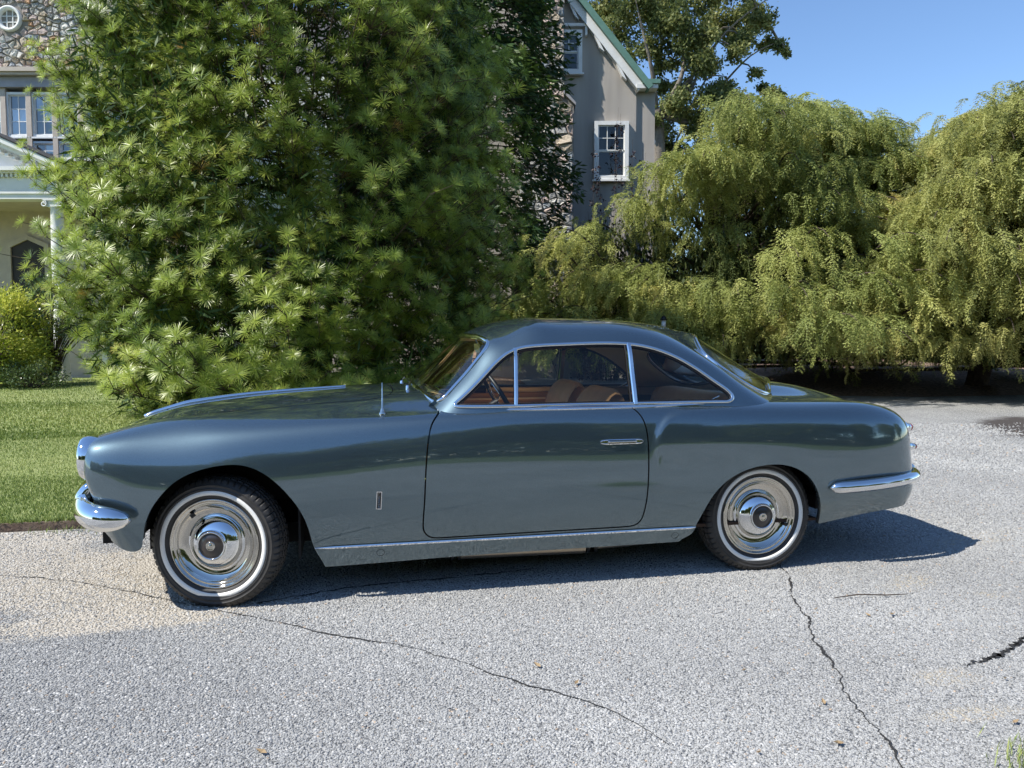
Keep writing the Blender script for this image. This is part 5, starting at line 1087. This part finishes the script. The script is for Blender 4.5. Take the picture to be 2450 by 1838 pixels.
ZB = lambda p: np.interp(p@RGT+10.6, [5.6, 6.1, 7.1, 7.7, 8.6, 10.1, 12, 16], [1.6, 2.3, 2.9, 3.7, 5.0, 6.1, 6.3, 6.0])+.2*math.sin(p@RGT*6)
hemlock(5.5, 20.6, 6.1, 8.6, 1.1, 700, M_hemA, 'green weeping hemlock spilling in front of the stucco gable, behind the car roof', 21, cut=ZA)
hemlock(10.6, 17.6, 5.0, 7.2, 1.15, 600, M_hemB, 'olive-yellow weeping hemlock at the right edge, its fronds hanging over the mulch', 22, yel=.04, cut=ZB)
# ---- dark conifer beside the buttress
def dark_conifer():
    c = W(-1.35, 19.2); root = empty('dark_conifer', tuple(c)); tag(root, 'tall dark conifer with bright spray tips between the umbrella pine and the stone buttress', 'tree')
    limbs = [(curve([(0, 0, 0), (.1, 0, 7), (0, 0, 15)], 10), np.linspace(.25, .04, 10))]; P, D, T = [], [], []
    camaz = math.atan2(CAMDIR[1], CAMDIR[0])
    for k in range(820):
        z = rng.uniform(2.5, 15); az = camaz+rng.uniform(-2.2, 2.2); R = np.interp(z, [0, 3, 8, 12, 15], [2.0, 2.45, 2.6, 1.7, .2])*(1+.16*math.sin(3*az+z*1.7)+.10*math.sin(z*4+az))*rng.uniform(.72, 1.05)
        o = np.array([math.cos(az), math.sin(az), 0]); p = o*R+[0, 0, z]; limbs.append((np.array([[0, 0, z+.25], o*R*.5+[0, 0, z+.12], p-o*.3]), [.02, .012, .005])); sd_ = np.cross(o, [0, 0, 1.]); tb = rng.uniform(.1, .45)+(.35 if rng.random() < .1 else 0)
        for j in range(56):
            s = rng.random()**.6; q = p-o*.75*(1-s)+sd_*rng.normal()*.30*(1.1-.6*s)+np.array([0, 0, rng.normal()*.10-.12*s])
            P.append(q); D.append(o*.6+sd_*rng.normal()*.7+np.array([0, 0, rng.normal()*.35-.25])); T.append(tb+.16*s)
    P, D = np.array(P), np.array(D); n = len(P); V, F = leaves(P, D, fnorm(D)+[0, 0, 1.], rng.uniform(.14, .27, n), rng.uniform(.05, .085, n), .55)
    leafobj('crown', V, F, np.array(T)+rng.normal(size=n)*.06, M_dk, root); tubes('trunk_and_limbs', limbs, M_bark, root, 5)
dark_conifer()
# ---- broadleaf tree beyond the gable
def broadleaf():
    D0 = 37.0; c0 = LP(1425, 0, D0)[0]; c = W(c0, D0); root = empty('broadleaf_tree', tuple(c)); tag(root, 'spreading broadleaf tree with open limbs rising beyond the green roof edge against the sky', 'tree')
    at = lambda px, py, dy=0.0: RGT*(LP(px, py, D0)[0]-c0)+FWD*dy+np.array([0, 0, LP(px, py, D0)[1]])
    cl = [(1290, 10, 42), (1345, 62, 42), (1330, -5, 40), (1400, 25, 48), (1452, 75, 42), (1392, 105, 40), (1466, 118, 42), (1500, 28, 42), (1440, -10, 45), (1518, 88, 36), (1562, 20, 46), (1610, 62, 38), (1652, 42, 30), (1640, 5, 36), (1590, -15, 46), (1682, 98, 20), (1668, 74, 20), (1690, 120, 12), (1540, 128, 30), (1498, 158, 34), (1572, 140, 24), (1478, 205, 38), (1536, 222, 44), (1452, 236, 36), (1566, 186, 34), (1606, 212, 30), (1500, 262, 42), (1638, 228, 22), (1618, 172, 16), (1560, 262, 40), (1430, 180, 26), (1350, 130, 24), (1536, 60, 28), (1500, 110, 30), (1420, 60, 34), (1590, 100, 26), (1370, 20, 40), (1660, 20, 24), (1440, 275, 36), (1600, 262, 34), (1680, 205, 16), (1650, 190, 14), (1480, 170, 30), (1440, 140, 28), (1430, 300, 34), (1480, 312, 36), (1540, 300, 36), (1600, 300, 34), (1450, 345, 34), (1405, 262, 20)]
    fork = at(1418, 235); limbs = [(curve([(0, 0, 0), (.2, .1, 5), fork], 8), np.linspace(.42, .30, 8))]; pts = []
    for (px, py, dy, w) in ((1300, -20, 1, .14), (1360, 20, -1.5, .13), (1420, -40, 1, .15), (1480, 0, -1, .14), (1560, -10, 1.5, .15), (1640, 20, -1, .12), (1682, 90, 0, .09), (1580, 150, 1, .10), (1640, 215, -1, .09), (1520, 230, 1.5, .10), (1560, 60, 0, .11)):
        e = at(px, py, dy); m1 = fork+(e-fork)*.4+np.array([0, 0, -.6])+rng.normal(size=3)*[.3, .5, .2]; m2 = fork+(e-fork)*.75+rng.normal(size=3)*[.3, .5, .3]
        P = curve([fork-[0, 0, .3], m1, m2, e], 14); limbs.append((P, np.linspace(w, .02, 14))); pts.append(P[3:])
    pts = np.concatenate(pts); P, T = [], []
    for i, (px, py, r) in enumerate(cl):
        ctr = at(px, py, rng.uniform(-1.8, 1.8)); rm = r*D0/1661; b = pts[np.argmin(((pts-ctr)**2).sum(1))]
        limbs.append((np.array([b, (b+ctr)/2+[0, 0, .15], ctr]), [.05, .035, .02]))
        n = int(1250*(r/36)**1.6); sub = ctr+rdir(15)*rm*rng.uniform(.4, .98, (15, 1))*np.array([1, 1, .7])
        for w in sub[:7]: limbs.append((np.array([ctr, (ctr+w)/2+[0, 0, .08], w]), [.022, .014, .006]))
        k = rng.integers(0, 15, n); P.append(sub[k]+rng.normal(size=(n, 3))*rm*.20); T.append(rng.uniform(.15, .62, 15)[k]+rng.normal(size=n)*.08)
    for k in range(26):   # the crown goes on above the picture
        ctr = np.array([rng.uniform(-6, 7), rng.uniform(-4, 4), rng.uniform(19, 23)]); n = 300; P.append(ctr+rng.normal(size=(n, 3))*.8); T.append(rng.uniform(.2, .5)+rng.normal(size=n)*.08); b = pts[np.argmin(((pts-ctr)**2).sum(1))]; limbs.append((np.array([b, (b+ctr)/2+[0, 0, .2], ctr]), [.06, .04, .02]))
    P = np.concatenate(P); T = np.concatenate(T); n = len(P); D = rdir(n)+[0, 0, -.25]; V, F = leaves(P, D, rdir(n)+[0, 0, .8], rng.uniform(.12, .21, n), rng.uniform(.08, .13, n), .5)
    leafobj('crown', V, F, T, M_decid, root); tubes('trunk_and_limbs', limbs, M_barkl, root, 6)
broadleaf()
# ---- shrubs
def shrub(name, label, lx, ly, rx, rz, zc, n, mt, ll, lw, cat='shrub', tuft=90, up=.3, tl=.2, stems=True, group=None, low=.25):
    c = W(lx, ly); root = empty(name, tuple(c)); tag(root, label, cat, group)
    d = rdir(tuft); d[:, 2] = np.abs(d[:, 2])*1.15-low; d /= np.linalg.norm(d, axis=1)[:, None]; R = np.array([rx, rx, rz])*(1+.16*nz3(d, 3, int(n) % 97))[:, None]*rng.uniform(.7, 1.05, (tuft, 1)); S = d*R+[0, 0, zc]; S[:, 2] = np.maximum(S[:, 2], .08)
    k = rng.integers(0, tuft, n); P = S[k]+rng.normal(size=(n, 3))*np.array([1, 1, .9])*rx*.13; P[:, 2] = np.maximum(P[:, 2], .04)
    D = d[k]+rng.normal(size=(n, 3))*.6+[0, 0, up]; V, F = leaves(P, D, rdir(n)+d[k]*.6, rng.uniform(.7, 1.3, n)*ll, rng.uniform(.8, 1.2, n)*lw, .5)
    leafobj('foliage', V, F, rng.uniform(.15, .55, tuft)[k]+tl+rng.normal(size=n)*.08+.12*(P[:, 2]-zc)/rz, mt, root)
    tubes('stems', [(np.array([[0, 0, 0], q*[.4, .4, .6], q]), [.02, .012, .005]) for q in S[::2]], M_bark, root, 4); return root
shrub('golden_conifer', 'golden-green feathery shrub at the left edge before the portico', -12.65, 18.6, 1.15, 1.5, 1.15, 24000, M_gold, .10, .036, tuft=280, tl=.22, low=.75)
shrub('glossy_shrub', 'glossy dark green shrub between the golden shrub and the umbrella pine', -11.6, 19.4, .85, 1.1, 1.55, 7000, M_glossy, .06, .038, tuft=100, tl=.15)
shrub('low_shrub', 'low grey-green ground shrub at the foot of the golden shrub', -11.2, 18.0, .7, .42, .22, 2600, M_glossy, .07, .03, tuft=50, tl=.3)
shrub('lime_shrub', 'lime green leafy shrub lit by the sun beneath the right-hand hemlock', 12.9, 18.3, 1.3, .8, .85, 3800, M_lime, .15, .10, tuft=90, tl=.15)
shrub('lime_shrub', 'small dark leafy shrub on the mulch behind the hanging hemlock fronds', 9.0, 21.5, 1.2, .6, .7, 2500, M_decid, .10, .06, tuft=60, tl=.0)
def purple():
    c = W(2.6, 22.2); root = empty('purple_shrub', tuple(c)); tag(root, 'dark purple-leaved shrub with tall shoots climbing round the lower gable window', 'shrub')
    P, T, limbs = [], [], []
    for k in range(95):
        lx = rng.normal()*.95; h = rng.uniform(2.2, 5.0)-.25*abs(lx); b = RGT*lx*.5+FWD*rng.normal()*.25; t = RGT*lx+FWD*rng.normal()*.3+[0, 0, h]
        if k < 10: px = [1335, 1331, 1340, 1388, 1394, 1290, 1288, 1362, 1366, 1284][k]; top = [232, 262, 246, 318, 330, 330, 350, 330, 300, 300][k]; a, z = LP(px, top, 22.9); b = RGT*(a-2.6+.1)*.8+FWD*.5; t = RGT*(a-2.6)+FWD*.7+[0, 0, z]
        Q = curve([b, b*.5+t*.5+RGT*rng.normal()*.06, t], 16); limbs.append((Q, np.linspace(.012, .003, 16))); n = 62 if k > 9 else 90; s = rng.random(n)**.8
        if k < 10: s = .45+.55*s
        P.append(Q[(s*15).astype(int)]+rng.normal(size=(n, 3))*(.09 if k > 9 else .045)); T.append(rng.uniform(.1, .6, n))
    P = np.concatenate(P); n = len(P); D = rdir(n); V, F = leaves(P, D, rdir(n), rng.uniform(.06, .11, n), rng.uniform(.04, .06, n), .5); leafobj('foliage', V, F, np.concatenate(T), M_purple, root); tubes('stems', limbs, M_bark, root, 4)
purple()
# ---- path light
c = W(*[LP(1441, 0, 15.5)[0], 15.5]); m = MB(); m.lathe([(.035, 0), (.03, .04), (.022, .06), (.022, 1.18)], 14, 'z'); pl = m.build('path_light', M_black, None, True, loc=tuple(c)); tag(pl, 'black path light with a pale lantern showing above the car roof', 'path light')
ztl = LP(1441, 706, 15.5)[1]; zt2 = LP(1441, 692, 15.5)[1]
for v in pl.data.vertices:
    if v.co.z > 1: v.co.z = ztl
MB().lathe([(.001, ztl), (.045, ztl), (.045, zt2), (.001, zt2)], 16, 'z').build('lantern', pm('frosted_glass', (.75, .77, .8), .4), pl, True)
MB().lathe([(.001, zt2), (.075, zt2), (.06, zt2+.04), (.02, zt2+.10), (.001, zt2+.11)], 16, 'z').build('cap', M_black, pl, True)
# ---- the garden behind the viewpoint, seen only as reflections in paint and chrome
def park_tree():
    n = 6500; t = rdir(46)*np.array([3.8, 3.8, 4.6])*rng.uniform(.45, 1.0, (46, 1))+[0, 0, 5.6]; k = rng.integers(0, 46, n); P = t[k]+rng.normal(size=(n, 3))*.75
    V, F = leaves(P, rdir(n), rdir(n), .50, .38, .5); cm = mesh('crown', V, F, False); add_tint(cm, np.repeat(np.clip(rng.uniform(.1, .55, 46)[k]+rng.normal(size=n)*.08, 0, 1), 4)); cm.materials.append(M_decid)
    o = tubes('trunk_and_limbs', [(curve([(0, 0, 0), (.1, 0, 3), (0, 0, 7)], 8), np.linspace(.4, .15, 8))]+[(np.array([(0, 0, 3.5), q*[.5, .5, .8], q]), [.15, .09, .03]) for q in t[::3]], M_bark, None, 6); tm = o.data; bpy.data.objects.remove(o); return cm, tm
CMS, TMS = park_tree()
for i, (x_, y_, s_) in enumerate(((-26, -27, 1.0), (-19.5, -31, 1.15), (-13.5, -28, .9), (-8, -31, 1.1), (-2.5, -34, 1.25), (3, -30, 1.0), (8, -33, 1.2), (13, -30, 1.0), (18.5, -27, .95), (24, -30, 1.2), (30.5, -25, 1.05), (36, -18, 1.0), (-33, -26, 1.15), (-41, -24, 1.2), (40, -10, 1.1))):
    r = empty('park_tree', (x_, y_, -.03), i*1.3); r.scale = (s_, s_, s_*(.9+.06*(i % 4)))
    tag(r, 'broad leafy tree across the lawn facing the car, seen only reflected in its paint', 'tree', 'trees across the lawn'); obj('crown', CMS, None, r); obj('trunk_and_limbs', TMS, None, r)

# ---- dark wood beyond the garden, one mass in the photograph
def wood(name, label, lx0, lx1, ly0, ly1, h, n, seed):
    r = np.random.default_rng(seed); lx = r.uniform(lx0, lx1, n); ly = r.uniform(ly0, ly1, n); top = h*(.78+.14*np.sin(lx*.9+seed)+.10*np.sin(lx*2.3+1)); z = top*r.random(n)**.8
    P = CAM*[1, 1, 0]+lx[:, None]*RGT+ly[:, None]*FWD; P[:, 2] = z; d = r.normal(size=(n, 3)); d2 = r.normal(size=(n, 3)); V, F = leaves(P, d, d2, r.uniform(.16, .34, n), r.uniform(.1, .22, n), .5)
    o = leafobj(name, V, F, r.uniform(.0, .4, n), M_decid, None); tag(o, label, 'wood', kind='stuff')
wood('background_wood', 'dark woodland closing the view behind the weeping hemlocks', 2, 42, 31, 35, 7.0, 48000, 3)
def hedge():
    n = 14000; x = rng.uniform(-50, 50, n); P = np.c_[x, -23.5+rng.uniform(-.6, .6, n), rng.uniform(0, 2.6, n)]; V, F = leaves(P, rdir(n), rdir(n), .5, .36, .5)
    o = leafobj('garden_hedge', V, F, rng.uniform(0, .35, n), M_decid, None); tag(o, 'long dark hedge across the lawn facing the car, seen only in reflections', 'hedge')
hedge()
# ================================================================ GRAVEL AND GRASS
M_chip = bpy.data.materials.new('stone_chips'); M_chip.use_nodes = True
def _chip():
    nt = M_chip.node_tree; b = nt.nodes['Principled BSDF']; at = N(nt, 'ShaderNodeAttribute', attribute_name='tint', attribute_type='INSTANCER'); r = N(nt, 'ShaderNodeValToRGB'); e = r.color_ramp.elements
    for i, (p, c) in enumerate(((0, (.17, .17, .17)), (.3, (.29, .29, .285)), (.6, (.39, .39, .38)), (.86, (.55, .545, .53)), (.93, (.46, .41, .33)), (1.0, (.33, .20, .13)))):
        k = e[i] if i < 2 else e.new(p); k.position = p; k.color = (*c, 1)
    nt.links.new(at.outputs['Fac'], r.inputs[0]); nt.links.new(r.outputs[0], b.inputs['Base Color']); b.inputs['Roughness'].default_value = .7; b.inputs['Specular IOR Level'].default_value = .35
_chip()
def gravel():
    r = np.random.default_rng(5); P = []
    for (y0, y1, dens, sz) in ((1.9, 3.2, 17500, .0042), (3.2, 4.6, 12500, .0050), (4.6, 7.0, 5600, .0072), (7.0, 11.0, 1700, .0105)):
        hw = lambda d: .70*d+.25
        A = (hw(y0)+hw(y1))*(y1-y0); n = int(A*dens); ly = r.uniform(y0, y1, n); lx = r.uniform(-1, 1, n)*hw(ly)
        Q = CAM[:2]+lx[:, None]*RGT[:2]+ly[:, None]*FWD[:2]; P.append(np.c_[Q, np.full(n, sz)])
    P = np.concatenate(P); ok = psdf(P[:, :2], DRIVE) < -.03
    ok &= ~((np.abs(P[:, 0]) < 1.9) & (P[:, 1] > -.1) & (P[:, 1] < 3.5) & (P[:, 0] < 1.2))      # never seen behind the car
    q = P[:, :2]; f = np.sin(q[:, 0]*5.1+1.3*np.sin(q[:, 1]*6.7))*.25+np.sin(q[:, 0]*13+q[:, 1]*9)*.15+r.normal(size=len(q))*.18
    tan = np.zeros(len(q), bool)
    for (cx, cy, rx, ry, ro) in TANS:
        c, s = math.cos(ro), math.sin(ro); dx, dy = q[:, 0]-cx, q[:, 1]-cy; d = np.hypot((dx*c+dy*s)/rx, (-dx*s+dy*c)/ry)+f*.9; tan |= d < 1.0; ok &= (d > 1.0) | (r.random(len(q)) < .5)
    for (cx, cy, rx, ry, ro) in DARK:
        c, s = math.cos(ro), math.sin(ro); dx, dy = q[:, 0]-cx, q[:, 1]-cy; d = np.hypot((dx*c+dy*s)/rx, (-dx*s+dy*c)/ry)+f*.9; ok &= (d > .9) | (r.random(len(q)) < .08)
    for Q, hw in crack_pts:
        near = (q[:, 0] > Q[:, 0].min()-.05) & (q[:, 0] < Q[:, 0].max()+.05); ii = np.where(near & ok)[0]
        for k0 in range(0, len(ii), 20000):
            b = ii[k0:k0+20000]; D = np.linalg.norm(q[b][:, None]-Q[None], axis=2); j = D.argmin(1); ok[b] &= D[np.arange(len(b)), j] > hw[j]+.002
    P = P[ok]; tan = tan[ok]; n = len(P)
    me = bpy.data.meshes.new('gravel'); me.vertices.add(n); sz = P[:, 2]*r.uniform(.6, 1.3, n); co_ = np.c_[P[:, :2], sz*.12]; me.vertices.foreach_set('co', co_.astype(np.float32).ravel())
    a = me.attributes.new('sc', 'FLOAT_VECTOR', 'POINT'); a.data.foreach_set('vector', (sz[:, None]*np.c_[r.uniform(.8, 1.5, n), r.uniform(.7, 1.0, n), r.uniform(.45, .8, n)]).astype(np.float32).ravel())
    a = me.attributes.new('rot', 'FLOAT_VECTOR', 'POINT'); a.data.foreach_set('vector', np.c_[r.normal(size=(n, 2))*.35, r.uniform(0, 6.28, n)].astype(np.float32).ravel())
    t = np.clip(r.normal(.40, .12, n)-.07*np.exp(-((P[:, 1]+1.75+.08*np.sin(P[:, 0]))/.22)**2)-.05*np.exp(-((P[:, 1]+2.0-.9*P[:, 0])/.2)**2)*0+.10*np.sin(P[:, 0]*.9+1.7*np.sin(P[:, 1]*.8))*np.sin(P[:, 1]*1.3+.4)+.05*np.sin(P[:, 0]*3.1+P[:, 1]*2.3), 0, .88); t[r.random(n) < .012] = .96; tn = tan & (r.random(n) < .8); t[tn] = r.uniform(.87, .935, tn.sum()); add_tint(me, t)
    o = obj('gravel', me, M_chip); tag(o, 'loose grey stone chippings covering the drive', 'gravel', kind='stuff')
    def b(g):
        s = g.nodes.new('GeometryNodeMeshIcoSphere'); s.inputs['Radius'].default_value = 1; s.inputs['Subdivisions'].default_value = 1
        m = g.nodes.new('GeometryNodeSetMaterial'); m.inputs['Material'].default_value = M_chip; g.links.new(s.outputs[0], m.inputs[0]); return m.outputs[0]
    md = o.modifiers.new('chips', 'NODES'); md.node_group = inst_nodes('chips', b); return n
gravel()
M_grass = pm('grass_blades', (.13, .17, .03), .5, spec=.3, tint=[(.13, .19, .045), (.24, .31, .085), (.36, .41, .14), (.46, .43, .20)], trans=.3)
def grass(name, label, P, zg, h, w, tl=0.0):
    n = len(P); az = rng.uniform(0, 6.28, n); ln = rng.uniform(.15, .8, n); D = np.c_[np.cos(az)*ln, np.sin(az)*ln, np.ones(n)]; Nn = np.c_[np.cos(az+1.57), np.sin(az+1.57), np.zeros(n)]
    Nn = np.cross(D, Nn); V, F = leaves(np.c_[P, np.full(n, zg)], D, Nn, rng.uniform(.6, 1.25, n)*h, w, .35); 
    t = np.clip(.38+.16*np.sin(P[:, 0]*1.3+2*np.sin(P[:, 1]*.9))+rng.normal(size=n)*.15+tl, 0, 1); o = leafobj(name, V, F, t, M_grass, None); tag(o, label, 'grass', kind='stuff')
def lawn_pts():
    out = []
    for y0, y1, d, in ((4.6, 6.5, 7500), (6.5, 9.5, 3000), (9.5, 14, 1100), (14, 22, 420)):
        x0, x1 = -.72*y1-.4, (-.30*y0-.6 if y0 < 9 else -.42*y0); A = (x1-x0)*(y1-y0); n = int(A*d); ly = rng.uniform(y0, y1, n); lx = rng.uniform(x0, x1, n); out.append(CAM[:2]+lx[:, None]*RGT[:2]+ly[:, None]*FWD[:2])
    P = np.concatenate(out); return P[P[:, 1] > 1.05]
LPs = lawn_pts(); dist = np.linalg.norm(LPs-CAM[:2], axis=1)
near = dist < 10.5
grass('lawn_grass', 'short sunlit mown grass beyond the edging board', LPs[near], .043, .026, .006); grass('lawn_grass', 'short mown grass farther off towards the house', LPs[~near], .043, .038, .015)
q = rng.normal(size=(2000, 2))*[.09, .06]+[1.27, -2.63]; grass('verge_grass', 'tuft of dry grass at the near right corner of the drive', q, .0, .05, .004, .12)
q = np.c_[rng.uniform(-4.5, -1.9, 900), .96+rng.normal(size=900)*.05]; q = q[np.sin(q[:, 0]*7)+rng.normal(size=len(q))*.5 > .3]; grass('edge_grass', 'sparse grass sprouting along the foot of the edging board', q, .0, .035, .005, .1)
q = np.c_[rng.uniform(-6, -1.4, 3600), 1.035+rng.normal(size=3600)*.018]; grass('edge_grass', 'ragged grass overhanging the edging board of the lawn', q, .045, .042, .006, .0)
# fallen leaves and a twig on the drive
M_litter = pm('dry_leaf', (.27, .19, .11), .8, noise=(20, (.33, .24, .13), .2))
for i, (px, py) in enumerate(((1952, 1463), (2076, 1477), (2133, 1475), (1780, 1610), (1970, 1687), (2006, 1786), (1815, 1808), (1380, 1640), (625, 1807), (2405, 1630), (2430, 1735), (1285, 1598))):
    X = px; a = (X-1225)/FPX; b = -(py-919)/FPX; zc = -math.sin(PITCH)+b*math.cos(PITCH); fc = math.cos(PITCH)+b*math.sin(PITCH); t = -CAM[2]/zc
    p = CAM[:2]+RGT[:2]*a*t+FWD[:2]*fc*t; s = .007+.004*(i % 3)
    o = obj('fallen_leaf', mesh('fallen_leaf', [(-s*1.4, 0, .002), (-s*.3, -s*.7, .006), (s*1.3, 0, .010), (-s*.2, s*.7, .005), (0, 0, .0)], [(0, 1, 4), (1, 2, 4), (2, 3, 4), (3, 0, 4)], False), M_litter, None, (p[0], p[1], .008), (0, 0, i*1.9))
    tag(o, 'tiny dry leaf on the gravel '+['right of the long crack, below the twig', 'below the right end of the twig', 'farther right of the twig than the other leaves', 'left of the long crack, halfway down', 'just right of the long crack, low down', 'by the lower end of the long crack', 'left of the lower end of the long crack', 'in the middle foreground, above the curved crack', 'in the left foreground at the bottom edge', 'below the short dark crack at the right', 'near the grass tuft in the right corner', 'at the centre, just above the curved crack'][i], 'leaf', 'fallen leaves on the drive')
m = MB(); m.tube([(1.45, -1.22, .014), (1.58, -1.21, .018), (1.72, -1.235, .014), (1.83, -1.24, .013)], [.002, .003, .003, .0015], 6); o = m.build('twig', M_bark, None, True); tag(o, 'thin dark twig lying on the gravel behind the rear wheel', 'twig')
